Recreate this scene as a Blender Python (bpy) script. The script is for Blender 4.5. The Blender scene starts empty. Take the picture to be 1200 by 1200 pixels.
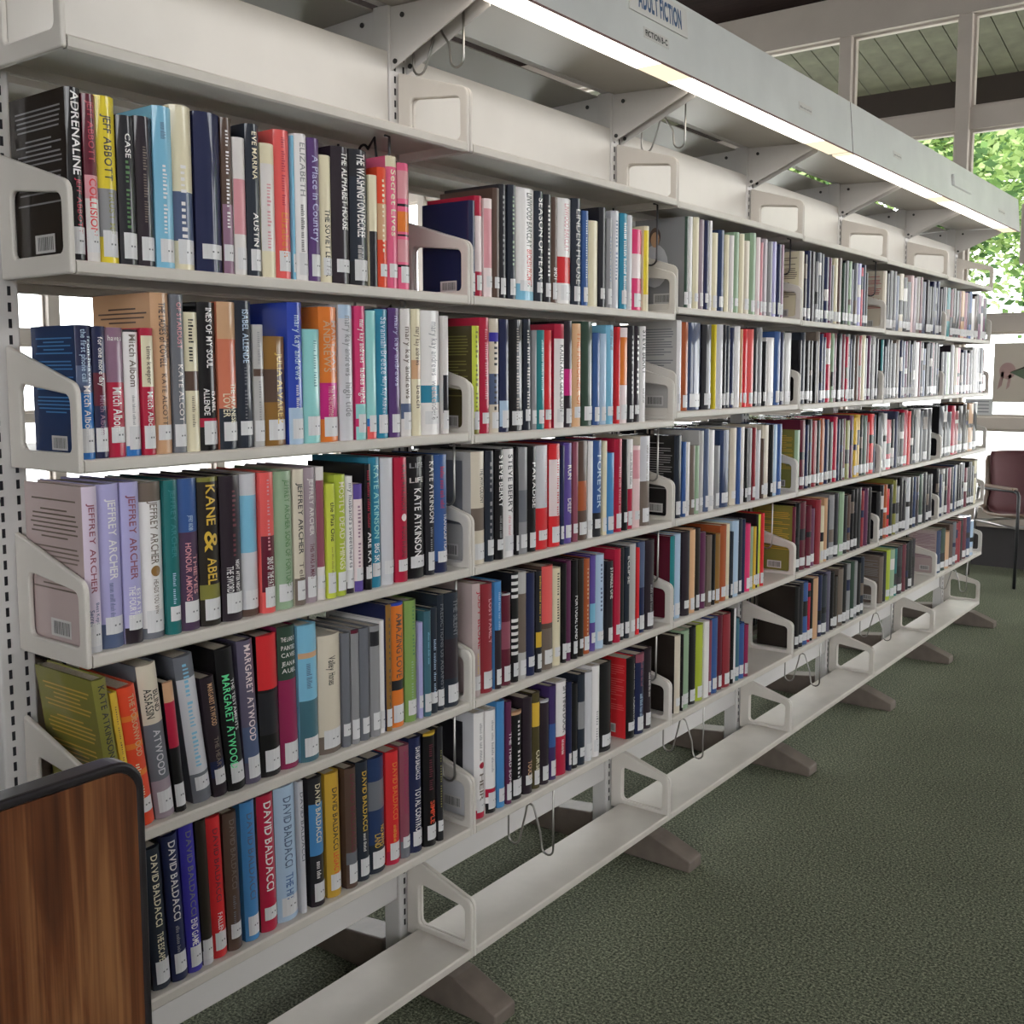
import bpy, bmesh, math, random
import numpy as np
from mathutils import Matrix, Vector

# ------------------------------------------------------------------ camera, world, exposure
sc = bpy.context.scene
COL = sc.collection
cam_d = bpy.data.cameras.new('camera'); cam = bpy.data.objects.new('camera', cam_d); COL.objects.link(cam)
cam_d.sensor_fit = 'HORIZONTAL'; cam_d.sensor_width = 36.0; cam_d.lens = 1240.0 / 1200.0 * 36.0
cam_d.shift_x = 0.57 / 1200.0; cam_d.shift_y = -39.04 / 1200.0
cam_d.clip_start = 0.02; cam_d.clip_end = 300
CAM = Vector((1.4396, -0.8535, 1.442))
yaw, pitch, roll = math.radians(37.009), math.radians(-5.7505), math.radians(-0.063)
fw = Vector((-math.sin(yaw) * math.cos(pitch), math.cos(yaw) * math.cos(pitch), math.sin(pitch)))
rt = Vector((math.cos(yaw), math.sin(yaw), 0)); up = rt.cross(fw)
rt, up = math.cos(roll) * rt + math.sin(roll) * up, -math.sin(roll) * rt + math.cos(roll) * up
M = Matrix((rt, up, -fw)).transposed().to_4x4(); M.translation = CAM
cam.matrix_world = M
sc.camera = cam

world = bpy.data.worlds.new('overcast_sky'); sc.world = world; world.use_nodes = True
bg = world.node_tree.nodes['Background']
bg.inputs['Color'].default_value = (0.97, 0.975, 1.0, 1); bg.inputs['Strength'].default_value = SKY_STRENGTH = 6.8
sc.view_settings.view_transform = 'Standard'; sc.view_settings.look = 'None'
sc.view_settings.exposure = 0.24; sc.view_settings.gamma = 1.0; sc.view_settings.use_curve_mapping = False
sc.cycles.use_denoising = True
sc.cycles.max_bounces = 8; sc.cycles.diffuse_bounces = 4; sc.cycles.transparent_max_bounces = 12
sc.cycles.sample_clamp_indirect = 6.0
LAMP_STRENGTH = 3.7
random.seed(11)
R = random.Random(5)

# ------------------------------------------------------------------ colours and materials
def lin(h):
    v = [int(h[i:i + 2], 16) / 255 for i in (0, 2, 4)]
    return tuple(c / 12.92 if c <= 0.04045 else ((c + 0.055) / 1.055) ** 2.4 for c in v)
PAL = {  # code: (hex, words for labels)
 'black': ('121014', 'black'), 'charcoal': ('232228', 'charcoal'), 'plumblack': ('2a2029', 'plum black'), 'slateblack': ('242a36', 'slate black'),
 'blackbrown': ('261f1b', 'brown black'), 'white': ('e2dedd', 'white'), 'pale': ('d6d0cd', 'off-white'), 'palegrey': ('c6c5ca', 'pale grey'),
 'lightgrey': ('b2afad', 'light grey'), 'grey': ('8a898c', 'grey'), 'slategrey': ('696b72', 'slate grey'), 'taupe': ('6e6158', 'taupe'),
 'cream': ('dcd2b4', 'cream'), 'linen': ('cfc4b2', 'linen beige'), 'yellow': ('e0c934', 'yellow'), 'gold': ('d3ad3d', 'gold'), 'mustard': ('c9a03a', 'mustard yellow'),
 'lime': ('c3cc4a', 'lime'), 'limegreen': ('a9b83b', 'lime green'), 'leafgreen': ('7d9c55', 'leaf green'), 'sage': ('8fa78a', 'sage green'), 'mint': ('6fe3a0', 'mint'),
 'green': ('4f7a48', 'green'), 'forest': ('2f4438', 'forest green'), 'olive': ('7d7a3a', 'olive'), 'olivebrown': ('4a4226', 'olive brown'), 'tealgreen': ('1f6a6a', 'teal green'),
 'teal': ('257b80', 'teal'), 'tealblue': ('2a7f9c', 'teal blue'), 'tealgrey': ('3f6673', 'teal grey'), 'aqua': ('8fcbc9', 'aqua'), 'skyblue': ('79b4d0', 'sky blue'),
 'paleblue': ('a9bfd6', 'pale blue'), 'steelblue': ('4582b8', 'steel blue'), 'blue': ('2b6fb5', 'blue'), 'royal': ('2c44a8', 'royal blue'), 'denim': ('37578f', 'denim blue'),
 'nightblue': ('24365c', 'night blue'), 'navy': ('1e2448', 'navy'), 'indigo': ('3a329a', 'indigo'), 'slate': ('4f5c7a', 'slate blue'), 'maroonblue': ('4a3550', 'dusky violet'),
 'violet': ('5a4790', 'violet'), 'violetdark': ('3c2a5c', 'dark violet'), 'purple': ('55376e', 'purple'), 'plum': ('5c2a4c', 'plum'), 'plumgrey': ('5a5468', 'plum grey'),
 'lilac': ('a9a4cf', 'lilac'), 'lilacpink': ('cfc0d2', 'lilac pink'), 'mauve': ('8c6a80', 'mauve'), 'mauvegrey': ('9b8b94', 'mauve grey'), 'pinkgrey': ('b8a6a4', 'pinkish grey'),
 'pinkwhite': ('e0cfcf', 'pinkish white'), 'rosewhite': ('e2c3c3', 'rose white'), 'rose': ('cf8f97', 'rose'), 'rosewood': ('8b4a5a', 'rosewood'), 'coral': ('df5a58', 'coral'), 'salmon': ('c97358', 'salmon'),
 'pink': ('dc5f84', 'pink'), 'hotpink': ('d83a70', 'hot pink'), 'raspberry': ('c9356a', 'raspberry'), 'magenta': ('c22378', 'magenta'), 'berry': ('8e2450', 'berry'),
 'crimson': ('ae1d3c', 'crimson'), 'red': ('cf2a30', 'red'), 'brick': ('8a2a34', 'brick red'), 'maroon': ('5e1a2c', 'maroon'), 'orangered': ('d8482a', 'orange red'),
 'orange': ('d8762c', 'orange'), 'orangebrown': ('a4532c', 'orange brown'), 'peach': ('dcae84', 'peach'), 'tan': ('c69c78', 'tan'), 'bronze': ('8a6430', 'bronze'), 'brown': ('57433a', 'brown'),
}
LIN = {k: lin(v[0]) for k, v in PAL.items()}

def mat(name, base=(0.5, 0.5, 0.5), rough=0.5, metal=0.0, spec=0.5, coat=0.0, coat_rough=0.1):
    m = bpy.data.materials.new(name); m.use_nodes = True
    b = m.node_tree.nodes['Principled BSDF']
    b.inputs['Base Color'].default_value = (*base, 1); b.inputs['Roughness'].default_value = rough
    b.inputs['Metallic'].default_value = metal; b.inputs['Specular IOR Level'].default_value = spec
    b.inputs['Coat Weight'].default_value = coat; b.inputs['Coat Roughness'].default_value = coat_rough
    return m
def N(m, t, **kw):
    n = m.node_tree.nodes.new(t)
    for k, v in kw.items():
        if k in n.inputs: n.inputs[k].default_value = v
        else: setattr(n, k, v)
    return n
def L(m, a, b): m.node_tree.links.new(a, b)
def bsdf(m): return m.node_tree.nodes['Principled BSDF']
def noise_paint(m, base, amount, scale, bump=0.0, stretch=(1, 1, 1)):
    """colour broken up by object-space noise, optional bump"""
    tc = N(m, 'ShaderNodeTexCoord'); mp = N(m, 'ShaderNodeMapping'); mp.inputs['Scale'].default_value = stretch
    nz = N(m, 'ShaderNodeTexNoise'); nz.inputs['Scale'].default_value = scale; nz.inputs['Detail'].default_value = 6
    cr = N(m, 'ShaderNodeValToRGB')
    cr.color_ramp.elements[0].position = 0.3; cr.color_ramp.elements[1].position = 0.7
    cr.color_ramp.elements[0].color = (*[c * (1 - amount) for c in base], 1); cr.color_ramp.elements[1].color = (*[min(1, c * (1 + amount)) for c in base], 1)
    L(m, tc.outputs['Object'], mp.inputs['Vector']); L(m, mp.outputs['Vector'], nz.inputs['Vector'])
    L(m, nz.outputs['Fac'], cr.inputs['Fac']); L(m, cr.outputs['Color'], bsdf(m).inputs['Base Color'])
    if bump:
        bp = N(m, 'ShaderNodeBump'); bp.inputs['Strength'].default_value = bump; bp.inputs['Distance'].default_value = 0.004
        L(m, nz.outputs['Fac'], bp.inputs['Height']); L(m, bp.outputs['Normal'], bsdf(m).inputs['Normal'])
    return m
def attr_mat(name, **kw):
    m = mat(name, **kw); a = N(m, 'ShaderNodeAttribute', attribute_name='Col')
    L(m, a.outputs['Color'], bsdf(m).inputs['Base Color']); return m

M_JACKET = attr_mat('book_jacket_film', rough=0.5, spec=0.2, coat=0.85, coat_rough=0.025)
M_INK = attr_mat('printed_ink', rough=0.4, coat=0.8, coat_rough=0.12)
M_PAPER = noise_paint(mat('page_edges', rough=0.9), (0.46, 0.40, 0.32), 0.18, 900, 0.0, (1, 1, 0.05))
M_LABELP = attr_mat('spine_label_paper', rough=0.6, coat=0.5, coat_rough=0.15)
M_SHELF = noise_paint(mat('cream_enamel', rough=0.34, spec=0.5), (0.60, 0.575, 0.54), 0.035, 7)
M_BOARD = noise_paint(mat('beige_shelf_enamel', rough=0.4, spec=0.4), (0.565, 0.525, 0.475), 0.05, 14)
M_POST = noise_paint(mat('grey_white_enamel', rough=0.45, spec=0.4), (0.60, 0.58, 0.57), 0.03, 6)
M_BRACKET = noise_paint(mat('bracket_enamel', rough=0.4, spec=0.4), (0.62, 0.58, 0.535), 0.03, 9)
M_SLOT = mat('slot_shade_black', (0.015, 0.014, 0.018), 0.9)  # flat near-black colour stands in for the shade inside open slots
M_FOOT = noise_paint(mat('brown_foot_paint', rough=0.5), (0.155, 0.125, 0.105), 0.15, 20)
M_FASCIA = noise_paint(mat('brushed_grey_steel', rough=0.38, metal=0.35), (0.62, 0.625, 0.60), 0.06, 6)
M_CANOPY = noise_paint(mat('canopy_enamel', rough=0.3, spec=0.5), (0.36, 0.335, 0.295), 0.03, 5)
M_WIRE = mat('steel_wire', (0.33, 0.32, 0.30), 0.32, 1.0)
M_WIRE_DARK = mat('dark_wire', (0.06, 0.055, 0.06), 0.4, 0.8)
M_SCREW = mat('screw_dark', (0.05, 0.05, 0.05), 0.5, 0.5)
M_FRAME = noise_paint(mat('window_frame_paint', rough=0.5), (0.50, 0.44, 0.39), 0.05, 4)
M_BASEWALL = mat('dark_base_panel', (0.045, 0.04, 0.042), 0.6)
M_WALL = noise_paint(mat('beige_wall_paint', rough=0.8), (0.17, 0.145, 0.12), 0.03, 2)
M_CEIL = noise_paint(mat('dark_timber_ceiling', rough=0.9, spec=0.1), (0.018, 0.010, 0.009), 0.3, 3, 0, (1, 12, 1))
M_SOFFIT = noise_paint(mat('grey_green_soffit_board', rough=0.7), (0.10, 0.10, 0.062), 0.3, 6, 0, (1, 1, 1))
M_BEAM = noise_paint(mat('dark_eave_beam', rough=0.7), (0.026, 0.017, 0.014), 0.2, 5)
M_CONC = noise_paint(mat('pale_paving', rough=0.9), (0.62, 0.62, 0.60), 0.05, 0.6)
M_BARK = noise_paint(mat('grey_bark', rough=0.9), (0.13, 0.12, 0.115), 0.4, 12, 0.5)
M_EDGE = mat('black_edge_band', (0.018, 0.015, 0.017), 0.32, spec=0.5)
M_SIGN = mat('sign_plastic', (0.58, 0.56, 0.52), 0.4)
M_BLUEINK = mat('blue_sign_ink', lin('24486f'), 0.5)
M_BLACKINK = mat('black_sign_ink', lin('26221f'), 0.5)
M_POSTER = mat('poster_paper', (0.50, 0.44, 0.37), 0.7)
M_CHROME = mat('chair_chrome', (0.42, 0.40, 0.40), 0.3, 1.0)
M_BLACKMETAL = mat('black_metal_leg', (0.015, 0.015, 0.018), 0.4)
M_SEAT = mat('brown_shell', (0.20, 0.13, 0.09), 0.4, coat=0.3)
M_SEAT_IN = mat('maroon_upholstery', (0.085, 0.02, 0.024), 0.7)

def lamp_mat(name, col, s):
    m = bpy.data.materials.new(name); m.use_nodes = True; nt = m.node_tree; nt.nodes.clear()
    e = nt.nodes.new('ShaderNodeEmission'); o = nt.nodes.new('ShaderNodeOutputMaterial')
    e.inputs['Color'].default_value = (*col, 1); e.inputs['Strength'].default_value = s
    nt.links.new(e.outputs[0], o.inputs[0]); return m
M_LAMP = lamp_mat('fluorescent_diffuser', (1.0, 0.90, 0.77), LAMP_STRENGTH)
M_LAMP_END = lamp_mat('diffuser_between_tubes', (1.0, 0.82, 0.58), LAMP_STRENGTH * 0.3)

def glass_mat():
    m = bpy.data.materials.new('window_glass'); m.use_nodes = True; nt = m.node_tree; nt.nodes.clear()
    t = nt.nodes.new('ShaderNodeBsdfTransparent'); g = nt.nodes.new('ShaderNodeBsdfGlossy'); x = nt.nodes.new('ShaderNodeMixShader'); o = nt.nodes.new('ShaderNodeOutputMaterial')
    t.inputs['Color'].default_value = (0.95, 0.96, 0.94, 1); g.inputs['Roughness'].default_value = 0.02
    f = nt.nodes.new('ShaderNodeFresnel'); f.inputs['IOR'].default_value = 1.3
    nt.links.new(f.outputs[0], x.inputs[0]); nt.links.new(t.outputs[0], x.inputs[1]); nt.links.new(g.outputs[0], x.inputs[2]); nt.links.new(x.outputs[0], o.inputs[0]); return m
M_GLASS = glass_mat()

def leaf_mat():
    m = bpy.data.materials.new('leaf_green'); m.use_nodes = True; nt = m.node_tree; nt.nodes.clear()
    at = nt.nodes.new('ShaderNodeAttribute'); at.attribute_name = 'Col'
    d = nt.nodes.new('ShaderNodeBsdfDiffuse'); t = nt.nodes.new('ShaderNodeBsdfTranslucent'); x = nt.nodes.new('ShaderNodeMixShader'); o = nt.nodes.new('ShaderNodeOutputMaterial')
    x.inputs[0].default_value = 0.5
    nt.links.new(at.outputs['Color'], d.inputs[0]); nt.links.new(at.outputs['Color'], t.inputs[0])
    nt.links.new(d.outputs[0], x.inputs[1]); nt.links.new(t.outputs[0], x.inputs[2]); nt.links.new(x.outputs[0], o.inputs[0]); return m
M_LEAF = leaf_mat()

def wood_mat():
    m = mat('walnut_laminate', rough=0.38, coat=0.25, coat_rough=0.25)
    tc = N(m, 'ShaderNodeTexCoord'); mp = N(m, 'ShaderNodeMapping'); mp.inputs['Scale'].default_value = (1, 1.0, 0.055)
    n1 = N(m, 'ShaderNodeTexNoise'); n1.inputs['Scale'].default_value = 26; n1.inputs['Detail'].default_value = 4; n1.inputs['Distortion'].default_value = 1.2
    mp2 = N(m, 'ShaderNodeMapping'); mp2.inputs['Scale'].default_value = (1, 1, 0.012)
    n2 = N(m, 'ShaderNodeTexNoise'); n2.inputs['Scale'].default_value = 170; n2.inputs['Detail'].default_value = 5
    mix = N(m, 'ShaderNodeMath', operation='MULTIPLY_ADD'); mix.inputs[1].default_value = 0.5
    cr = N(m, 'ShaderNodeValToRGB'); e = cr.color_ramp.elements
    e[0].position = 0.56; e[0].color = (*lin('3f2113'), 1); e[1].position = 0.94; e[1].color = (*lin('855a37'), 1)
    el = cr.color_ramp.elements.new(0.75); el.color = (*lin('5e341d'), 1)
    L(m, tc.outputs['Object'], mp.inputs['Vector']); L(m, tc.outputs['Object'], mp2.inputs['Vector'])
    L(m, mp.outputs['Vector'], n1.inputs['Vector']); L(m, mp2.outputs['Vector'], n2.inputs['Vector'])
    L(m, n2.outputs['Fac'], mix.inputs[0]); L(m, n1.outputs['Fac'], mix.inputs[2])
    L(m, mix.outputs[0], cr.inputs['Fac']); L(m, cr.outputs['Color'], bsdf(m).inputs['Base Color']); return m
M_WOOD = wood_mat()

def carpet_mat():
    m = mat('green_grey_loop_carpet', rough=0.95, spec=0.15)
    tc = N(m, 'ShaderNodeTexCoord')
    n1 = N(m, 'ShaderNodeTexNoise'); n1.inputs['Scale'].default_value = 150; n1.inputs['Detail'].default_value = 5; n1.inputs['Roughness'].default_value = 0.75
    n2 = N(m, 'ShaderNodeTexNoise'); n2.inputs['Scale'].default_value = 2.2; n2.inputs['Detail'].default_value = 3
    cr = N(m, 'ShaderNodeValToRGB'); e = cr.color_ramp.elements
    e[0].position = 0.38; e[0].color = (*lin('30342b'), 1); e[1].position = 0.64; e[1].color = (*lin('a3a78e'), 1)
    el = e.new(0.5); el.color = (*lin('636857'), 1)
    mx = N(m, 'ShaderNodeMixRGB', blend_type='MULTIPLY'); mx.inputs[0].default_value = 0.5
    cr2 = N(m, 'ShaderNodeValToRGB'); cr2.color_ramp.elements[0].position = 0.35; cr2.color_ramp.elements[0].color = (0.75, 0.75, 0.75, 1); cr2.color_ramp.elements[1].position = 0.65
    bp = N(m, 'ShaderNodeBump'); bp.inputs['Strength'].default_value = 0.7; bp.inputs['Distance'].default_value = 0.004
    L(m, tc.outputs['Object'], n1.inputs['Vector']); L(m, tc.outputs['Object'], n2.inputs['Vector'])
    L(m, n1.outputs['Fac'], cr.inputs['Fac']); L(m, n2.outputs['Fac'], cr2.inputs['Fac'])
    L(m, cr.outputs['Color'], mx.inputs[1]); L(m, cr2.outputs['Color'], mx.inputs[2]); L(m, mx.outputs[0], bsdf(m).inputs['Base Color'])
    L(m, n1.outputs['Fac'], bp.inputs['Height']); L(m, bp.outputs['Normal'], bsdf(m).inputs['Normal']); return m
M_CARPET = carpet_mat()

# ------------------------------------------------------------------ mesh helpers
class MB:
    """collects vertices and faces (with one colour per face)"""
    def __init__(s): s.v = []; s.f = []; s.c = []
    def add(s, vs, fs, col=None):
        o = len(s.v); s.v.extend(vs)
        for i, f in enumerate(fs):
            s.f.append(tuple(o + j for j in f)); s.c.append(col[i] if isinstance(col, list) else col)
    def box(s, x0, x1, y0, y1, z0, z1, col=None):
        v = [(x0, y0, z0), (x1, y0, z0), (x1, y1, z0), (x0, y1, z0), (x0, y0, z1), (x1, y0, z1), (x1, y1, z1), (x0, y1, z1)]
        s.add(v, [(0, 3, 2, 1), (4, 5, 6, 7), (0, 1, 5, 4), (1, 2, 6, 5), (2, 3, 7, 6), (3, 0, 4, 7)], col)
    def prism_y(s, prof, y0, y1, col=None):
        """polygon in (x, z), counter-clockwise seen from -Y, extruded along Y"""
        n = len(prof); v = [(x, y0, z) for x, z in prof] + [(x, y1, z) for x, z in prof]
        f = [tuple(range(n)), tuple(range(2 * n - 1, n - 1, -1))]
        f += [(i, i + n, (i + 1) % n + n, (i + 1) % n) for i in range(n)]
        s.add(v, f, col)
    def tube(s, pts, r, n=8, col=None):
        pts = [Vector(p) for p in pts]; rings = []
        prev = None
        for i, p in enumerate(pts):
            d = (pts[min(i + 1, len(pts) - 1)] - pts[max(i - 1, 0)]).normalized()
            a = prev if prev is not None else (Vector((0, 0, 1)) if abs(d.z) < 0.9 else Vector((0, 1, 0)))
            a = (a - d * a.dot(d)).normalized(); b = d.cross(a); prev = a
            rings.append([tuple(p + r * (math.cos(2 * math.pi * k / n) * a + math.sin(2 * math.pi * k / n) * b)) for k in range(n)])
        v = [q for rg in rings for q in rg]; f = []
        for i in range(len(rings) - 1):
            for k in range(n): f.append((i * n + k, i * n + (k + 1) % n, (i + 1) * n + (k + 1) % n, (i + 1) * n + k))
        f.append(tuple(range(n - 1, -1, -1))); f.append(tuple(range((len(rings) - 1) * n, len(rings) * n)))
        s.add(v, f, col)
    def mesh(s, name, m, smooth=False):
        me = bpy.data.meshes.new(name); me.from_pydata(s.v, [], s.f)
        if s.c and s.c[0] is not None:
            at = me.color_attributes.new('Col', 'FLOAT_COLOR', 'CORNER')
            arr = np.ones((len(me.loops), 4), np.float32); k = 0
            for f, c in zip(s.f, s.c):
                arr[k:k + len(f), :3] = c; k += len(f)
            at.data.foreach_set('color', arr.ravel())
        me.materials.append(m)
        if smooth: me.polygons.foreach_set('use_smooth', [True] * len(me.polygons))
        me.update(); return me
    def build(s, name, m, parent=None, smooth=False):
        return obj(name, s.mesh(name, m, smooth), parent)
def obj(name, me, parent=None, loc=None):
    o = bpy.data.objects.new(name, me); COL.objects.link(o)
    if parent is not None: o.parent = parent
    if loc is not None: o.location = loc
    return o
def bevelled(me, w, seg=2, angle=40):
    bm = bmesh.new(); bm.from_mesh(me)
    bmesh.ops.recalc_face_normals(bm, faces=bm.faces)
    es = [e for e in bm.edges if len(e.link_faces) == 2 and e.calc_face_angle(0) > math.radians(angle)]
    bmesh.ops.bevel(bm, geom=es, offset=w, segments=seg, profile=0.5, affect='EDGES', clamp_overlap=True)
    bm.to_mesh(me); bm.free(); return me
def tag(o, label=None, cat=None, group=None, kind=None):
    if label: o['label'] = label
    if cat: o['category'] = cat
    if group: o['group'] = group
    if kind: o['kind'] = kind
    return o
def thing(name, label, cat, loc=(0, 0, 0), rz=0.0, group=None):
    o = bpy.data.objects.new(name, None); COL.objects.link(o); o.location = loc; o.rotation_euler = (0, 0, rz); o.empty_display_size = 0.1
    return tag(o, label, cat, group)
def setting(name, loc=(0, 0, 0), rz=0.0):
    o = bpy.data.objects.new(name, None); COL.objects.link(o); o.location = loc; o.rotation_euler = (0, 0, rz); o['kind'] = 'structure'; return o
def fix_normals(me):
    bm = bmesh.new(); bm.from_mesh(me); bmesh.ops.recalc_face_normals(bm, faces=bm.faces); bm.to_mesh(me); bm.free(); return me

# glyphs of the built-in typeface, cut into strips so that lettering can follow a rounded spine
GLY = {}
def glyph(ch, bold=0.012):
    if (ch, bold) in GLY: return GLY[ch, bold]
    cu = bpy.data.curves.new('glyph', 'FONT'); cu.body = ch; cu.size = 1.0; cu.resolution_u = 3; cu.offset = bold
    o = bpy.data.objects.new('glyph', cu); COL.objects.link(o)
    dg = bpy.context.evaluated_depsgraph_get(); me = bpy.data.meshes.new_from_object(o.evaluated_get(dg))
    bm = bmesh.new(); bm.from_mesh(me)
    for h in (0.18, 0.36, 0.54):
        bmesh.ops.bisect_plane(bm, geom=bm.verts[:] + bm.edges[:] + bm.faces[:], plane_co=(0, h, 0), plane_no=(0, 1, 0))
    bm.verts.ensure_lookup_table()
    v = np.array([tuple(q.co)[:2] for q in bm.verts]) if len(bm.verts) else np.zeros((0, 2)); f = [tuple(q.index for q in p.verts) for p in bm.faces]
    bm.free(); bpy.data.objects.remove(o); bpy.data.meshes.remove(me); bpy.data.curves.remove(cu)
    if len(v): x0, x1 = v[:, 0].min(), v[:, 0].max(); v[:, 0] -= x0; w = x1 - x0
    else: w = 0.2
    GLY[ch, bold] = (v, f, w); return GLY[ch, bold]
def text_layout(s, bold=0.012):
    """-> verts (gx 0..1 along the line, gy 0..1 of cap height), faces"""
    V = []; F = []; x = 0.0
    if s == '~':                        # print too small or blurred to read: letter-like ticks
        for wd in range(R.randint(2, 4)):
            for k in range(R.randint(5, 9)):
                h = R.choice((0.42, 0.42, 0.6)); o = len(V); w = R.uniform(0.10, 0.2)
                V += [(x, 0), (x + w, 0), (x + w, h), (x, h)]; F.append((o, o + 1, o + 2, o + 3)); x += w + 0.16
            x += 0.3
        V = np.array(V)
    elif s == '*':                      # printed roundel
        V = np.array([(.5 + .5 * math.cos(k * math.pi / 9), .5 + .5 * math.sin(k * math.pi / 9)) for k in range(18)] + [(.5, .5)]); F = [(18, k, (k + 1) % 18) for k in range(18)]; return V, F
    else:
        vs = []; n = 0
        for ch in s:
            if ch == ' ': x += 0.28; continue
            v, f, w = glyph(ch, bold); vs.append(v + [x, 0]); F += [tuple(j + n for j in q) for q in f]; n += len(v); x += w + 0.085
        V = np.vstack(vs); V[:, 1] /= 0.70
    V[:, 0] /= V[:, 0].max(); return V, F
def flat_text(s, name, m, parent, length, height, to):
    V, F = text_layout(s, 0.04)
    me = bpy.data.meshes.new(name); me.from_pydata([to(a * length, b * height) for a, b in V], [], F); me.materials.append(m)
    return obj(name, me, parent)

W = 0.914
ROWS = 'ABCDEFG'
LIPS = {'A': [1.901, 1.901, 1.898, 1.894, 1.889, 1.884], 'B': [1.585, 1.585, 1.605, 1.602, 1.597, 1.593], 'C': [1.293, 1.287, 1.309, 1.307, 1.307, 1.307], 'D': [.998] * 6, 'E': [.698] * 6, 'F': [.41] * 6, 'G': [.122] * 6}
BAYN = ['nearest bay', 'second bay', 'third bay', 'fourth bay', 'fifth bay', 'farthest bay']
ORD = ['first', 'second', 'third', 'fourth', 'fifth', 'sixth', 'seventh', 'eighth', 'ninth', 'tenth', 'eleventh', 'twelfth', 'thirteenth', 'fourteenth', 'fifteenth', 'sixteenth', 'seventeenth', 'eighteenth', 'nineteenth', 'twentieth'] + ['twenty-' + s for s in ('first', 'second', 'third', 'fourth', 'fifth', 'sixth', 'seventh', 'eighth', 'ninth')] + ['thirtieth']
# ------------------------------------------------------------------ the room
XL, XR, YB, YF, CZ = -6.5, 5.5, -5.5, 7.5, 4.32
m = MB(); m.box(XL, XR, YB, YF, -0.05, 0.0); tag(m.build('floor', M_CARPET), kind='structure')
m = MB(); m.box(XL - .15, XR + .15, YB - .15, YF + .15, CZ, CZ + 0.1); tag(m.build('ceiling', M_CEIL), kind='structure')
m = MB(); m.box(-60, 60, -60, 60, -0.30, -0.12); g_ = m.build('floor_paving_outside', M_CONC); tag(g_, kind='structure')

def window_wall(idx, side, loc, rz, length, mull, bars, sill, head, base_h, base_m=M_BASEWALL):
    """local frame: wall runs along +x from 0 to length, outside is +y; bars = [(z0, z1)]"""
    w_ = setting('wall_' + side, loc, rz)
    m = MB(); m.box(0, length, 0, 0.12, 0, base_h); m.build('base_panel', base_m, w_)
    m = MB(); m.box(0, length, -0.05, 0.13, base_h, sill); m.build('sill', M_FRAME, w_)
    m = MB(); m.box(0, length, -0.03, 0.13, head, CZ); m.build('header', M_FRAME, w_)
    win = setting('window_%d' % idx, loc, rz)
    for z0, z1 in bars:
        m = MB(); m.box(0, length, 0.0, 0.10, z0, z1); me = bevelled(m.mesh('transom', M_FRAME), 0.006); obj('transom', me, win)
    levels = [sill] + [z for b in bars for z in b] + [head]
    xs = [0.0] + sorted(mull) + [length]
    m = MB(); m.box(-0.048, 0.048, -0.025, 0.105, sill, head); mm = bevelled(m.mesh('mullion', M_FRAME), 0.006)
    m = MB(); m.box(-0.012, 0.012, -0.002, 0.106, sill, head)
    for x in xs: obj('mullion', mm, win, (x, 0, 0))
    for a, b in zip(xs[:-1], xs[1:]):
        for k in range(0, len(levels), 2):
            m = MB(); z0, z1 = levels[k], levels[k + 1]
            m.add([(a + .048, .06, z0), (b - .048, .06, z0), (b - .048, .06, z1), (a + .048, .06, z1)], [(0, 1, 2, 3)]); p = m.build('pane', M_GLASS, win)
            m = MB(); t = 0.018                      # slim glazing bead around each pane
            m.box(a + .048, b - .048, .03, .085, z0, z0 + t); m.box(a + .048, b - .048, .03, .085, z1 - t, z1)
            m.box(a + .048, a + .048 + t, .03, .085, z0 + t, z1 - t); m.box(b - .048 - t, b - .048, .03, .085, z0 + t, z1 - t); m.build('glazing_bead', M_FRAME, win)
    return win
far_x = -1.60
mulls = [far_x + .882 * k - XL for k in range(-5, 7)]; XW = far_x + .882 * 7  # unseen panes at the right end added to put bright streaks on spines
window_wall(1, 'far', (XL, YF, 0), 0, XW - XL, mulls, [(1.02, 1.11), (1.73, 1.85), (3.20, 3.36)], 0.44, 4.02, 0.30)
m = MB(); m.box(XW, XR, YF, YF + .12, 0, CZ); tag(m.build('wall_far_side', M_WALL), kind='structure')  # unseen solid end, added to limit window glare on the spines
# glass wall behind the stacks: local x runs along world -Y... placed so that outside faces -X
window_wall(2, 'left', (XL, 1.4, 0), math.pi / 2, YF - 1.4, [3.69 + 1.55 * k - 1.4 for k in range(-1, 3)], [(1.07, 1.13), (1.66, 1.77)], 0.40, 3.62, 0.28)
m = MB(); m.box(XL - .12, XL, YB, 1.4, 0, CZ); tag(m.build('wall_corner', M_WALL), kind='structure')
window_wall(3, 'right', (XR, YF, 0), -math.pi / 2, 2.0, [1.0], [(1.02, 1.11), (1.73, 1.85), (3.20, 3.36)], 0.44, 4.02, 0.30)  # unseen corner window, added so nearest-bay spines catch a bright streak
window_wall(5, 'right_rear', (XR, YF - 2.0, 0), -math.pi / 2, YF - 2.0 - YB, [1.5 * k for k in range(1, 8)], [], 3.25, 4.10, 3.15, M_WALL)  # unseen high windows, added as fill light for the room
window_wall(4, 'back', (XR, YB, 0), math.pi, XR - 1.6, [1.3, 2.6], [(1.02, 1.11), (3.20, 3.36)], 0.44, 4.10, 0.30)  # unseen windows behind the camera, added to light the low shelves
m = MB(); m.box(XL, 1.6, YB - .12, YB, 0, CZ); tag(m.build('wall_back_side', M_WALL), kind='structure')

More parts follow.
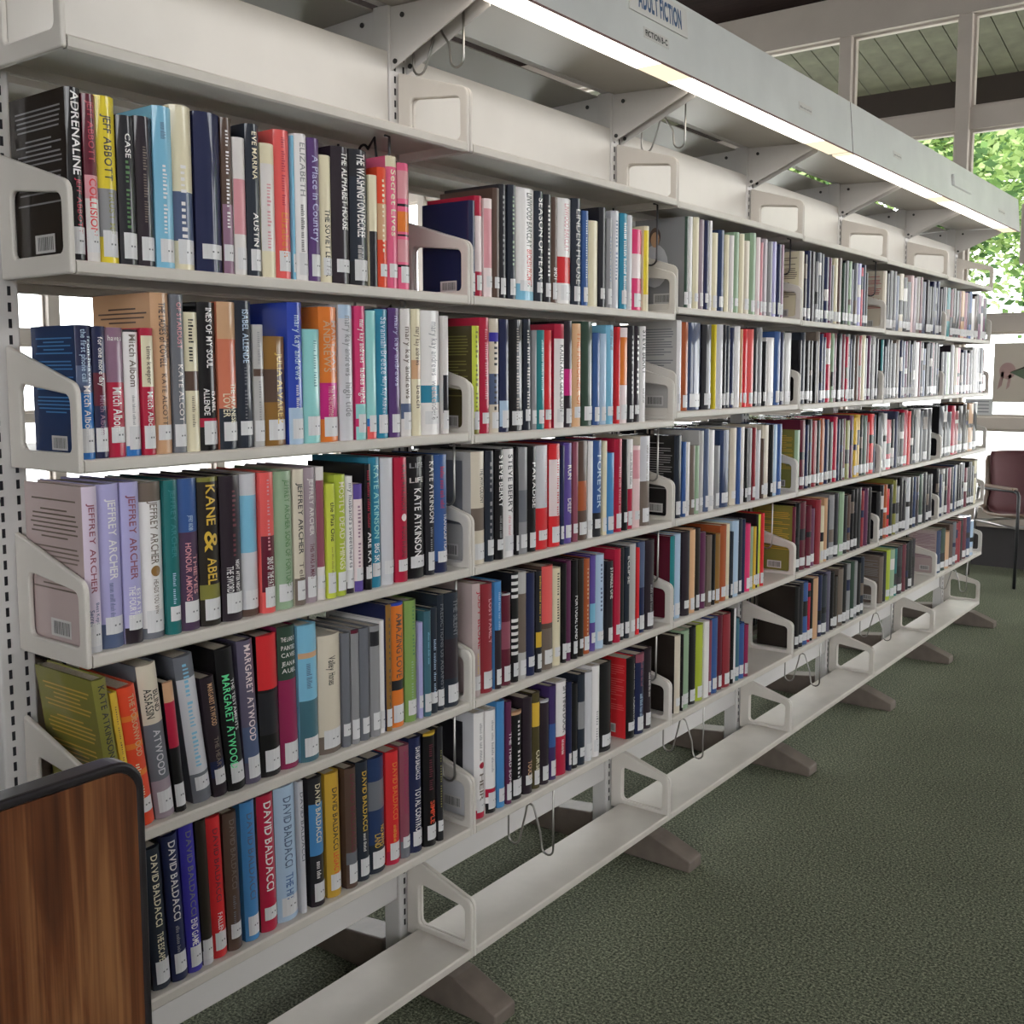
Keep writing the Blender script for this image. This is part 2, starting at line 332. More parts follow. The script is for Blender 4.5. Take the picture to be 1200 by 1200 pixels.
def soffit(loc, rz, length, z0, slope, depth, n, drop):
    """boarded eave outside a window wall: boards run outwards and down"""
    s_ = setting('trim_%d' % (1 if rz == 0 else 2), loc, rz)
    pw = length / n
    m = MB(); a = pw * .5 - .004
    m.add([(-a, 0, 0), (a, 0, 0), (a, depth, -slope * depth), (-a, depth, -slope * depth), (-a, 0, .03), (a, 0, .03), (a, depth, .03 - slope * depth), (-a, depth, .03 - slope * depth)],
          [(0, 1, 2, 3), (4, 7, 6, 5), (0, 4, 5, 1), (1, 5, 6, 2), (2, 6, 7, 3), (3, 7, 4, 0)])
    mp = m.mesh('soffit_board', M_SOFFIT)
    for k in range(n): obj('soffit_board', mp, s_, (pw * (k + .5), 0.12, z0))
    m = MB(); m.box(0, length, depth + .10, depth + .26, z0 - slope * depth - drop, z0 - slope * depth + .02); m.build('eave_beam', M_BEAM, s_)
    m = MB(); m.box(0, length, 0, depth + .3, z0 + .045, z0 + .09); m.build('roof_deck', M_BEAM, s_)
soffit((XL, YF, 0), 0, XR - XL, 4.20, .19, 1.40, 68, .36)
soffit((XL, YB, 0), math.pi / 2, YF - YB, 3.85, .12, 1.5, 64, .1)

# ------------------------------------------------------------------ shelving
def rounded_quad(pts, radii, n=5):
    """polygon with rounded corners; pts in order, radius per corner"""
    out = []; k = len(pts)
    for i in range(k):
        p = Vector(pts[i]); a = (Vector(pts[i - 1]) - p).normalized(); b = (Vector(pts[(i + 1) % k]) - p).normalized()
        ang = a.angle(b); r = radii[i]; d = r / math.tan(ang / 2)
        c = p + (a + b).normalized() * (r / math.sin(ang / 2)); s, e = p + a * d, p + b * d
        a0 = math.atan2(s.y - c.y, s.x - c.x); a1 = math.atan2(e.y - c.y, e.x - c.x)
        da = (a1 - a0 + math.pi) % (2 * math.pi) - math.pi
        out += [(c.x + r * math.cos(a0 + da * t / (n - 1)), c.y + r * math.sin(a0 + da * t / (n - 1))) for t in range(n)]
    return out
def bracket_mesh():
    outer = rounded_quad([(-.196, 0), (0.0, 0), (0.0, .132), (-.196, .192)], [.002, .004, .022, .003])
    inner = rounded_quad([(-.160, .030), (-.020, .030), (-.020, .116), (-.160, .132)], [.012, .010, .014, .012])
    n = len(outer); t = .0045; m = MB()
    v = [(x, -t, z) for x, z in outer] + [(x, -t, z) for x, z in inner] + [(x, t, z) for x, z in outer] + [(x, t, z) for x, z in inner]
    f = []
    for i in range(n):
        j = (i + 1) % n
        f += [(i, j, n + j, n + i), (2 * n + j, 2 * n + i, 3 * n + i, 3 * n + j), (j, i, 2 * n + i, 2 * n + j), (n + i, n + j, 3 * n + j, 3 * n + i)]
    m.add(v, f); me = m.mesh('bracket', M_BRACKET); return bevelled(me, .003, 2, 50)
ME_BRACKET = bracket_mesh()
def shelf_mesh(bk=-.198):
    m = MB(); ln = W - .022
    prof = [(bk, .003), (bk + .002, .003), (bk + .002, .017), (-.016, .017), (-.016, .004), (-.012, 0), (-.003, 0), (0, .003), (0, .017), (-.003, .020), (bk, .020)]
    m.prism_y(prof, 0, ln); return fix_normals(m.mesh('shelf_board', M_BOARD))
ME_SHELF = shelf_mesh(); ME_SHELF_LOW = shelf_mesh(-.158)
ROWN = {'A': 'empty top shelf', 'B': 'top book row', 'C': 'second book row', 'D': 'third book row', 'E': 'fourth book row', 'F': 'lowest book row', 'G': 'empty bottom shelf'}
for row in ROWS:
    for b in range(6):
        z = LIPS[row][b]
        lab = ('cream metal shelf, %s of the %s' % (ROWN[row], BAYN[b])) if row in 'AG' else ('cream metal shelf carrying books, %s of the %s' % (ROWN[row], BAYN[b]))
        s_ = thing('shelf', lab, 'shelf', (0, b * W, z), 0, 'cream shelves of the book stack')
        obj('shelf_board', ME_SHELF_LOW if row == 'G' else ME_SHELF, s_, (0, .011, 0))
        obj('bracket', ME_BRACKET, s_, (0, .0055, 0)); obj('bracket', ME_BRACKET, s_, (0, W - .0055, 0))

ME_SHELF_R = ME_SHELF.copy(); ME_BRACKET_R = ME_BRACKET.copy()
for me_ in (ME_SHELF_R, ME_BRACKET_R): me_.transform(Matrix.Scale(-1, 4, (1, 0, 0))); me_.flip_normals()
for row in ROWS[:-1]:
    for b in range(6):
        s_ = thing('shelf', 'rear cream shelf facing the windows, behind the %s of the %s' % (ROWN[row].replace('empty ', ''), BAYN[b]), 'shelf', (-.4505, b * W, LIPS[row][b]), 0, 'shelves on the window side of the stack')
        obj('shelf_board', ME_SHELF_R, s_, (0, .011, 0))
        obj('bracket', ME_BRACKET_R, s_, (0, .0055, 0)); obj('bracket', ME_BRACKET_R, s_, (0, W - .0055, 0))

def foot_mesh(sgn):
    m = MB(); xs = [(-.2002, .0), (.088, .0), (.088, .032), (.07, .040), (-.03, .078), (-.2002, .098)]
    xs = [(x, z) if sgn > 0 else (-.45 - x, z) for x, z in xs]
    m.prism_y(xs, -.038, .038); me = fix_normals(m.mesh('foot', M_FOOT)); return bevelled(me, .004, 2, 30)
ME_FOOT = foot_mesh(1); ME_FOOT2 = foot_mesh(-1)
m = MB(); m.box(-.250, -.2005, -.030, .030, 0, 2.235); ME_POST = bevelled(m.mesh('post', M_POST), .004)
m = MB()
zz = .14
while zz < 2.2:
    for yy in (-.0135, .0135): m.box(-.2008, -.1998, yy - .0026, yy + .0026, zz, zz + .0145)
    zz += .0254
ME_SLOTS = m.mesh('slot_rows', M_SLOT)
for k in range(7):
    lab = ['slotted white upright at the near end of the stack', 'slotted white upright between the nearest and second bays', 'slotted white upright between the second and third bays', 'slotted white upright between the third and fourth bays', 'slotted white upright between the fourth and fifth bays', 'slotted white upright between the fifth and farthest bays', 'slotted white upright at the window end of the stack'][k]
    u_ = thing('upright', lab, 'upright', (0, k * W, 0), 0, 'uprights of the book stack')
    obj('post', ME_POST, u_); tag(obj('slot_rows', ME_SLOTS, u_), kind='stuff')
    obj('foot', ME_FOOT, u_); obj('foot', ME_FOOT2, u_)
# back panels behind the empty top shelves, stiffener strips under the lowest book row
m = MB(); m.box(-.206, -.203, 0, W - .066, 0, .232); ME_BP = bevelled(m.mesh('back_panel', M_SHELF), .001)
m = MB(); m.box(-.226, -.206, 0, W - .064, 0, .192); ME_ST = bevelled(m.mesh('stiffener', M_POST), .002)
for b in range(6):
    o = obj('back_panel', ME_BP, None, (0, b * W + .033, 1.902)); tag(o, 'cream sheet back panel behind the empty top shelf of the %s' % BAYN[b], 'panel', 'back panels of the top shelves')
    o = obj('stiffener_panel', ME_ST, None, (0, b * W + .032, .210)); tag(o, 'grey-white stiffener strip under the lowest book row of the %s' % BAYN[b], 'panel', 'stiffener strips low on the stack')
# canopies on both sides and the rail between the uprights
m = MB(); prof = [(-.198, 2.232), (.050, 2.222), (.050, 2.212), (.046, 2.212), (.046, 2.219), (-.198, 2.229)]
m.prism_y(prof, .004, W - .004); ME_CAN = fix_normals(m.mesh('canopy_panel', M_CANOPY))
m = MB(); prof = [(-.252, 2.232), (-.252, 2.229), (-.50, 2.219), (-.50, 2.222)]; m.prism_y(prof, .004, W - .004); ME_CAN2 = fix_normals(m.mesh('canopy_panel', M_CANOPY))
def canopy_bracket(sgn):
    m = MB(); p = [(-.1995, 2.095), (.035, 2.195), (.035, 2.2185), (-.1995, 2.228)]
    if sgn < 0: p = [(-.45 - x, z) for x, z in p]
    m.prism_y(p, -.0015, .0015); return fix_normals(m.mesh('canopy_bracket', M_POST))
ME_CB = canopy_bracket(1); ME_CB2 = canopy_bracket(-1)
def disc(r, t, n=10):
    m = MB(); v = [(r * math.cos(2 * math.pi * i / n), -t, r * math.sin(2 * math.pi * i / n)) for i in range(n)]; v += [(x, 0, z) for x, y, z in v]
    m.add(v, [tuple(range(n)), tuple(range(2 * n - 1, n - 1, -1))] + [(i, n + i, n + (i + 1) % n, (i + 1) % n) for i in range(n)]); return fix_normals(m.mesh('screw', M_SCREW))
ME_SCREW = disc(.0055, .003)
for b in range(6):
    c_ = thing('canopy', 'cream sheet-metal canopy above the empty top shelf of the %s' % BAYN[b], 'canopy', (0, b * W, 0), 0, 'canopies over the stack')
    obj('canopy_panel', ME_CAN, c_); obj('canopy_panel', ME_CAN2, c_)
    for y in ((.024, W - .024)):
        cb = obj('canopy_bracket', ME_CB, c_, (0, y, 0)); obj('screw', ME_SCREW, cb, (-.165, -.0015, 2.205)); obj('screw', ME_SCREW, cb, (-.187, -.0015, 2.112))
        cb = obj('canopy_bracket', ME_CB2, c_, (0, y, 0)); obj('screw', ME_SCREW, cb, (-.285, -.0015, 2.205))
m = MB(); m.box(-.236, -.214, -.03, 6 * W + .03, 2.236, 2.262); o = m.build('top_rail', M_POST); tag(o, 'grey metal rail running along the tops of the uprights', 'rail')

# ------------------------------------------------------------------ light fixtures on the canopy edge
def fixture(y0, y1, label, lamps):
    f_ = thing('canopy_light', label, 'light', (0, 0, 0), 0, 'fluorescent light fixtures on the canopy')
    m = MB(); prof = [(.118, 2.198), (.104, 2.372), (.100, 2.372), (.112, 2.204), (.112, 2.200)]
    prof = [(.034, 2.206), (.034, 2.226), (.060, 2.24), (.096, 2.372), (.104, 2.372), (.119, 2.199), (.1135, 2.199), (.1135, 2.206)]
    m.prism_y(prof, y0, y1); me = fix_normals(m.mesh('housing', M_FASCIA)); obj('housing', me, f_)
    m = MB(); m.box(.1135, .1195, y0, y1, 2.197, 2.1995); m.build('lower_lip', mat('red_brown_lip', (0.16, 0.06, 0.055), 0.5), f_)
    prev = y0 + .02
    for a, b in lamps:
        if a > prev + .01:
            m = MB(); m.box(.037, .1125, prev, a, 2.2005, 2.206); m.build('diffuser', M_LAMP_END, f_)
        m = MB(); m.box(.037, .1125, a, b, 2.2005, 2.206); m.build('diffuser', M_LAMP, f_); prev = b
    if prev < y1 - .01:
        m = MB(); m.box(.037, .1125, prev, y1 - .01, 2.2005, 2.206); m.build('diffuser', M_LAMP_END, f_)
    m = MB(); m.prism_y(prof, y0 - .002, y0); obj('end_cap', fix_normals(m.mesh('end_cap', M_BEAM)), f_)
    m = MB(); m.prism_y(prof, y1, y1 + .002); obj('end_cap', fix_normals(m.mesh('end_cap', M_BEAM)), f_)
    return f_
fixture(.12, 2.868, 'long grey fluorescent light fixture over the three nearest bays', [(.26, 1.53), (1.69, 2.63)])
fixture(2.874, 5.50, 'long grey fluorescent light fixture over the three farthest bays', [(2.92, 4.03), (4.20, 5.28)])
def fx(z): return .119 - (z - 2.199) * (.015 / .173)          # front face of the fascia
def plate(name, label, y0, y1, z0, z1, t, m_):
    p = thing(name, label, 'sign', (fx(z0), y0, z0)); p.rotation_euler = (0, -math.atan(.015 / .173), 0)
    m = MB(); m.box(.0002, t, 0, y1 - y0, 0, z1 - z0); obj('plate', bevelled(m.mesh('plate', m_), min(.001, t * .3)), p); return p
p = plate('section_sign', 'cream plate reading ADULT FICTION in blue on the light fixture', 1.366, 1.655, 2.288, 2.362, .004, M_SIGN)
flat_text('ADULT FICTION', 'lettering', M_BLUEINK, p, .216, .044, lambda a, b: (.0045, .040 + a, .016 + b))
p = plate('range_label', 'small cream label reading FICTION B-C under the section sign', 1.43, 1.553, 2.238, 2.264, .0012, M_SIGN)
flat_text('FICTION B-C', 'lettering', M_BLACKINK, p, .108, .014, lambda a, b: (.0017, .007 + a, .006 + b))
for (a, b, z0, z1, lab) in ((2.392, 2.500, 2.256, 2.280, 'small cream label beside the seam of the light fixtures'), (3.325, 3.425, 2.258, 2.280, 'small cream label over the fourth bay of the stack'), (5.02, 5.16, 2.247, 2.270, 'small grey label at the window end of the light fixture')):
    p = plate('range_label', lab, a, b, z0, z1, .0012, M_SIGN); flat_text('~', 'lettering', M_BLACKINK, p, (b - a) * .85, .012, lambda q, r: (.0017, .008 + q, .006 + r))
plate('switch_plate', 'raised grey blank plate on the far light fixture', 4.15, 4.45, 2.262, 2.312, .012, M_FASCIA)

# ------------------------------------------------------------------ wire book supports
def wire(z_top, y, drop, label, m_, x0=-.172, x1=-.030, mid=.55, skew=0.0):
    pts = []; w = x1 - x0; zb = z_top - drop
    r = w * .12
    def arc(cx, cz, rr, a0, a1, n=7): return [(cx + rr * math.cos(a0 + (a1 - a0) * i / (n - 1)), cz + rr * math.sin(a0 + (a1 - a0) * i / (n - 1))) for i in range(n)]
    P = [(x0 + .0, z_top + .0), (x0, zb + .03)] + arc(x0 + .018, zb + .018, .018, math.pi, 1.90 * math.pi) + [(x0 + w * .38, zb + drop * mid * .8)]
    P += arc(x0 + w * .5, zb + drop * mid, w * .085, math.pi * .95, .05 * math.pi) + [(x1 - w * .28, zb + .05)] + arc(x1 - .018, zb + .016, .018, 1.10 * math.pi, 2 * math.pi) + [(x1, z_top - .004), (x1 - .012, z_top)]
    m = MB(); m.tube([(x, (z - zb) * skew, z - z_top) for x, z in P], .0027, 8)
    o = obj('wire_book_support', m.mesh('wire_book_support', m_, True), None, (0, y, z_top)); tag(o, label, 'book support', 'wire book supports hung under the shelves'); return o
wire(2.222, .930, .135, 'bent steel wire book support hanging under the canopy of the second bay', M_WIRE)
wire(2.222, 1.92, .140, 'bent steel wire book support hanging under the canopy of the third bay', M_WIRE)
for b, y, d in ((1, 1.27, .195), (2, 2.10, .19), (3, 3.095, .195), (4, 3.975, .195), (5, 5.30, .19)):
    wire(LIPS['F'][b] + .003, y, d, 'dark wire book support dangling below the lowest book row of the %s' % BAYN[b], M_WIRE)
for row, b, y, d in (('A', 0, .700, .05), ('B', 0, .74, .06), ('A', 1, 1.765, .165), ('C', 0, .890, .14), ('D', 0, .893, .16), ('E', 0, .885, .165), ('C', 1, 1.785, .155), ('D', 1, 1.793, .16), ('E', 1, 1.79, .15), ('A', 2, 2.70, .12), ('D', 2, 2.60, .17), ('A', 3, 3.60, .14)):
    wire(LIPS[row][b] + .003, y, d, 'dark wire book support under the shelf above the %s of the %s' % (ROWN[ROWS[ROWS.index(row) + 1]], BAYN[b]), M_WIRE_DARK if row == 'A' else M_WIRE)
BK={}
BK['B',0] = [
(12.4,24.6,247,'black',[],[('ADRENALINE',0.02,0.5,'white',0.62,0.05),('JEFF ABBOTT',0.52,0.84,'crimson',0.4,0.1)]),
(37.7,21.5,242,'maroon',[(0.48,0.62,'rose'),(0.62,1,'pale')],[('JEFF ABBOTT',0.04,0.4,'crimson',0.5,0),('COLLISION',0.5,0.84,'red',0.6,0)]),
(60.5,32.8,245,'yellow',[(0.55,0.84,'grey')],[('JEFF ABBOTT',0.11,0.5,'black',0.45,0),('TRUST ME',0.56,0.82,'olive',0.35,0.1)]),
(94.8,30.2,223,'charcoal',[],[('CASE',0.12,0.28,'white',0.35,0),('~',0.3,0.75,'green',0.4,0)]),
(127.2,30.4,228,'plumblack',[],[('~',0.2,0.7,'taupe',0.4,0)]),
(158.3,33.7,249,'skyblue',[],[('~',0.1,0.2,'slate',0.5,0),('~',0.36,0.78,'white',0.4,0)]),
(192.9,39.8,258,'cream',[(0.52,0.82,'slate')],[('~',0.36,0.8,'white',0.45,0)]),
(236.0,51.0,256,'navy'),
(287.4,21.6,255,'brown',[(0.55,1,'mauve')],[('~',0.08,0.7,'white',0.5,0)]),
(309.8,25.1,227,'pale',[(0.3,0.7,'rose')]),
(336.8,29.5,254,'slateblack',[],[('EVE MARINA',0.05,0.36,'cream',0.4,0),('AUSTIN',0.58,0.8,'white',0.4,0)]),
(367.2,30.7,227,'cream',[(0.15,0.8,'pale')],[('~',0.3,0.78,'rose',0.5,0)]),
(400.4,35.1,256,'coral',[],[('~',0.05,0.5,'crimson',0.4,0),('Elizabeth',0.55,0.85,'orange',0.5,0)]),
(436.1,6.4,251,'skyblue'),
(443.4,28.3,256,'white',[],[('ELIZABETH',0.06,0.42,'grey',0.5,0),('~',0.48,0.8,'black',0.5,0)]),
(473.7,28.4,254,'purple',[],[('A Place in Country',0.12,0.72,'lilac',0.55,0)]),
(503.8,28.6,229,'cream',[],[('THE SOVIET LETTER',0.42,0.95,'black',0.5,0)]),
(533.5,44.8,250,'plumblack',[],[('THE ALPHABET HOUSE',0.04,0.6,'white',0.42,0.1)]),
(579.4,46.6,252,'charcoal',[(0.2,0.82,'slateblack')],[('THE WASHINGTON DECREE',0.03,0.64,'white',0.5,0),('~',0.7,0.8,'pale',0.5,0)]),
(627.2,22.2,211,'cream',[(0.5,1,'charcoal')]),
(650.5,25.7,229,'orangered',[(0.3,0.6,'tan')],[('~',0.1,0.7,'cream',0.4,0)]),
(677.9,31.7,255,'pink',[(0.0,0.08,'cream')],[('Secret Lives',0.1,0.6,'cream',0.5,0)]),
(711.1,33.5,247,'pink',[(0.06,0.28,'rose'),(0.32,0.34,'black'),(0.38,0.54,'orange'),(0.6,0.78,'rose'),(0.56,0.575,'black'),(0.8,0.82,'black')]),
]
BK['B',1] = [
(930.2,21.9,202,'navy'),
(953.3,25.5,215,'crimson',[(0.2,0.75,'pinkwhite')]),
(980.0,29.1,212,'pinkwhite',[(0.1,0.7,'rose')]),
(1012.1,24.7,239,'brown'),
(1038.1,27.1,251,'charcoal',[],[('~',0.1,0.7,'grey',0.4,0)]),
(1066.5,29.2,253,'slateblack',[],[('~',0.1,0.7,'sage',0.4,0)]),
(1100.6,69.9,253,'white',[(0.85,1,'skyblue')],[('LINWOOD BARCLAY',0.04,0.52,'charcoal',0.38,0.1),('BROKEN PROMISE',0.54,0.86,'red',0.35,0.1)]),
(1175.6,32.8,254,'slateblack',[],[('SEASON OF FEAR',0.06,0.8,'white',0.55,0)]),
(1209.8,30.3,251,'charcoal',[],[('~',0.1,0.75,'pale',0.4,0)]),
(1241.5,26.2,249,'brown',[],[('SHOT',0.66,0.78,'white',0.6,0)]),
(1269.6,56.5,251,'white',[(0.55,0.8,'red')],[('LINWOOD BARCLAY',0.05,0.5,'rose',0.4,0)]),
(1327.9,39.6,257,'slateblack',[],[('LINDEN HOUSE',0.1,0.8,'lightgrey',0.55,0)]),
(1369.8,27.2,232,'denim',[],[('~',0.1,0.7,'paleblue',0.4,0)]),
(1399.0,45.8,212,'cream'),
(1448.8,30.6,250,'charcoal'),
(1481.4,24.9,226,'grey',[],[('~',0.2,0.7,'slate',0.4,0)]),
(1508.5,38.1,249,'palegrey',[],[('~',0.1,0.7,'slate',0.4,0)]),
(1548.7,35.5,247,'tealblue',[],[('~',0.1,0.8,'white',0.5,0)]),
(1586.0,28.3,246,'palegrey'),
(1616.5,52.0,214,'hotpink',[(0.3,0.6,'pinkwhite')]),
(1669.8,26.4,227,'cream',[(0.05,0.8,'yellow')]),
]
BK['B',2] = [
(1903.7,23.0,259,'forest'),
(1927.7,33.0,262,'white'),
(1961.8,33.6,264,'cream'),
(1996.6,29.2,261,'mauvegrey'),
(2026.8,29.6,262,'navy'),
(2057.6,24.8,264,'white'),
(2083.5,37.9,232,'cream'),
(2125.8,42.0,245,'nightblue'),
(2171.2,27.4,235,'cream'),
(2199.8,28.9,236,'pale'),
(2232.2,36.2,249,'sage'),
(2271.9,31.1,248,'cream'),
(2304.3,45.8,230,'linen'),
(2351.4,40.8,259,'sage'),
(2393.5,29.2,249,'pinkwhite'),
(2424.0,17.2,235,'rose'),
(2445.1,46.4,249,'mauvegrey'),
(2492.8,30.6,245,'grey'),
(2524.8,37.6,248,'lilac'),
(2563.8,31.6,243,'navy'),
(2596.9,32.1,245,'mauve'),
]
BK['C',0] = [
(12.4,26.2,199,'blue',[(0,0.3,'navy'),(0.3,0.5,'slate')],[('the first phone call',0.03,0.42,'paleblue',0.35,-0.1),('from heaven',0.08,0.45,'paleblue',0.3,0.25),('Mitch Albom',0.45,0.82,'white',0.45,0)]),
(39.3,21.8,198,'navy',[(0.35,0.6,'maroon')],[('for one more day',0.08,0.45,'white',0.4,0),('Mitch Albom',0.52,0.82,'mauve',0.4,0)]),
(61.8,31.0,197,'crimson',[(0,0.42,'mauve')],[('have a',0.06,0.1,'pale',0.2,0),('Mitch Albom',0.46,0.8,'white',0.55,0)]),
(93.5,26.3,195,'white',[(0,0.02,'charcoal'),(0.92,1,'blue')],[('Mitch Albom',0.04,0.45,'taupe',0.5,0),('~',0.52,0.75,'grey',0.35,0)]),
(121.3,21.6,198,'crimson',[(0.06,0.46,'cream')],[('time keeper',0.14,0.44,'taupe',0.45,0),('Mitch Albom',0.5,0.82,'white',0.5,0)]),
(144.4,33.2,254,'tan',[(0.82,0.9,'tan')],[('THE LADIES of COVELL',0.06,0.46,'plumblack',0.42,0.0),('DARING',0.2,0.4,'brown',0.25,0.32),('KATE ALCOTT',0.5,0.82,'brown',0.3,0)]),
(178.5,23.6,253,'slategrey',[],[('OF STARDUST',0.05,0.34,'rose',0.4,0),('KATE ALCOTT',0.44,0.84,'pale',0.4,0)]),
(202.9,27.5,226,'cream',[(0.42,0.56,'brown')],[('~',0.05,0.35,'black',0.6,0),('~',0.6,0.82,'taupe',0.4,0)]),
(232.1,35.2,244,'black',[(0.78,0.84,'crimson')],[('INES OF MY SOUL',0.04,0.44,'white',0.38,0),('ISABEL',0.6,0.74,'white',0.3,0.18),('ALLENDE',0.58,0.76,'white',0.3,-0.2)]),
(268.2,37.3,246,'salmon',[(0.0,0.25,'tan'),(0.72,1,'slateblack')],[('THE JAPANESE',0.55,0.82,'cream',0.35,0.15),('LOVER',0.62,0.78,'cream',0.35,-0.2)]),
(306.4,35.8,250,'slateblack',[],[('ISABEL ALLENDE',0.06,0.42,'paleblue',0.4,0),('~',0.45,0.8,'slategrey',0.3,0)]),
(343.1,22.6,211,'lightgrey',[(0.36,0.42,'brown')],[('~',0.06,0.32,'grey',0.5,0),('~',0.46,0.78,'grey',0.4,0)]),
(367.6,49.6,192,'bronze',[(0.3,0.6,'brown')],[('JULIA ALVAREZ',0.15,0.8,'gold',0.35,0.15)]),
(420.2,34.4,253,'royal',[(0.74,1,'paleblue')],[('mary kay andrews',0.09,0.54,'paleblue',0.42,0),('~',0.58,0.74,'white',0.35,0)]),
(456.7,41.4,207,'aqua',[],[('~',0.1,0.5,'teal',0.35,0.1)]),
(499.5,45.5,249,'orange',[(0.56,0.83,'magenta')],[('MARY KAY',0.1,0.48,'tan',0.35,0.18),('ANDREWS',0.1,0.48,'tan',0.35,-0.18),('The Newcomer',0.58,0.82,'rose',0.4,0)]),
(547.3,35.9,255,'palegrey',[(0,0.1,'paleblue')],[('mary kay andrews',0.08,0.52,'grey',0.5,0),('high tide',0.57,0.82,'grey',0.5,0)]),
(585.4,27.6,254,'raspberry',[(0.73,0.84,'aqua'),(0.9,1,'aqua')],[('mary kay andrews',0.1,0.42,'white',0.5,0),('ladies night',0.46,0.72,'white',0.5,0)]),
(614.2,26.4,247,'aqua',[(0.84,0.9,'blue'),(0.9,1,'coral')]),
(641.3,35.5,251,'tealblue',[],[('Savannah Breeze',0.06,0.5,'paleblue',0.5,0),('Mary Kay Andrews',0.52,0.82,'paleblue',0.35,0)]),
(678.0,32.2,255,'purple',[],[('mary kay andrews',0.06,0.6,'lilac',0.35,0)]),
(711.2,31.0,255,'pale',[(0.74,0.86,'slate')],[('mary kay andrews',0.14,0.7,'taupe',0.5,0)]),
(743.4,28.6,256,'cream',[(0.4,0.55,'tan')],[('mary kay andrews',0.14,0.44,'brown',0.5,0),('beach',0.6,0.78,'taupe',0.45,0)]),
(773.9,60.4,255,'white',[(0.6,0.74,'tealblue')],[('mary kay andrews',0.09,0.52,'grey',0.4,0.1),('weekenders',0.56,0.88,'grey',0.4,0.1)]),
(838.4,18.0,246,'pale',[(0.5,0.82,'charcoal')]),
]
BK['C',1] = [
(939.7,25.4,235,'lime',[(0.85,1,'olive')],[('~',0.05,0.8,'olive',0.5,0)]),
(966.2,33.8,254,'crimson',[],[('~',0.1,0.7,'rose',0.4,0)]),
(1001.6,34.3,253,'linen',[(0.12,0.2,'indigo'),(0.48,0.75,'slate')],[('~',0.2,0.8,'charcoal',0.5,0)]),
(1037.2,33.9,253,'navy',[(0.72,0.95,'paleblue')]),
(1072.6,56.0,254,'black',[],[('~',0.08,0.9,'taupe',0.3,0)]),
(1130.3,27.8,257,'slateblack',[],[('~',0.1,0.8,'pale',0.5,0)]),
(1159.4,17.5,232,'grey'),
(1178.0,30.4,233,'teal',[],[('~',0.1,0.6,'aqua',0.4,0)]),
(1209.5,35.7,234,'red'),
(1252.5,41.5,250,'white',[(0,0.14,'crimson')],[('KAREN ALEX GENERSON',0.2,0.84,'charcoal',0.4,0)]),
(1296.6,35.0,259,'plumblack',[(0.45,0.7,'magenta')]),
(1334.3,38.6,254,'peach',[],[('THE PRISONER OF',0.08,0.8,'orange',0.45,0)]),
(1374.5,50.0,260,'forest'),
(1426.1,32.1,234,'denim'),
(1460.3,29.9,233,'paleblue'),
(1491.8,37.7,256,'skyblue',[],[('~',0.05,0.25,'navy',0.5,0)]),
(1531.2,16.8,252,'red'),
(1549.7,43.8,251,'pinkwhite',[(0.1,0.6,'orange')]),
(1595.3,29.6,257,'charcoal',[],[('~',0.1,0.7,'grey',0.4,0)]),
(1626.7,32.9,258,'plumblack',[],[('~',0.1,0.7,'pale',0.4,0)]),
(1661.4,30.2,258,'white',[],[('STEVE BERRY',0.04,0.5,'black',0.6,0),('~',0.65,0.8,'black',0.5,0)]),
]
BK['C',2] = [
(1870.4,27.5,260,'white'),
(1898.9,39.6,256,'orangebrown'),
(1939.6,89.0,257,'nightblue'),
(2032.9,61.4,254,'charcoal'),
(2106.0,14.9,256,'yellow'),
(2122.1,42.2,257,'palegrey'),
(2165.4,23.0,258,'charcoal'),
(2189.7,30.0,256,'slateblack'),
(2220.9,30.5,251,'navy'),
(2252.7,35.6,256,'white'),
(2289.6,16.2,248,'tan'),
(2310.6,34.2,249,'red'),
(2348.5,40.9,250,'coral'),
(2390.8,31.8,256,'charcoal'),
(2423.9,39.8,258,'grey'),
(2465.1,24.0,213,'black'),
(2494.3,66.0,227,'pale'),
(2561.7,45.1,249,'denim'),
(2608.3,39.2,248,'navy'),
(2649.0,67.9,247,'lightgrey'),
]
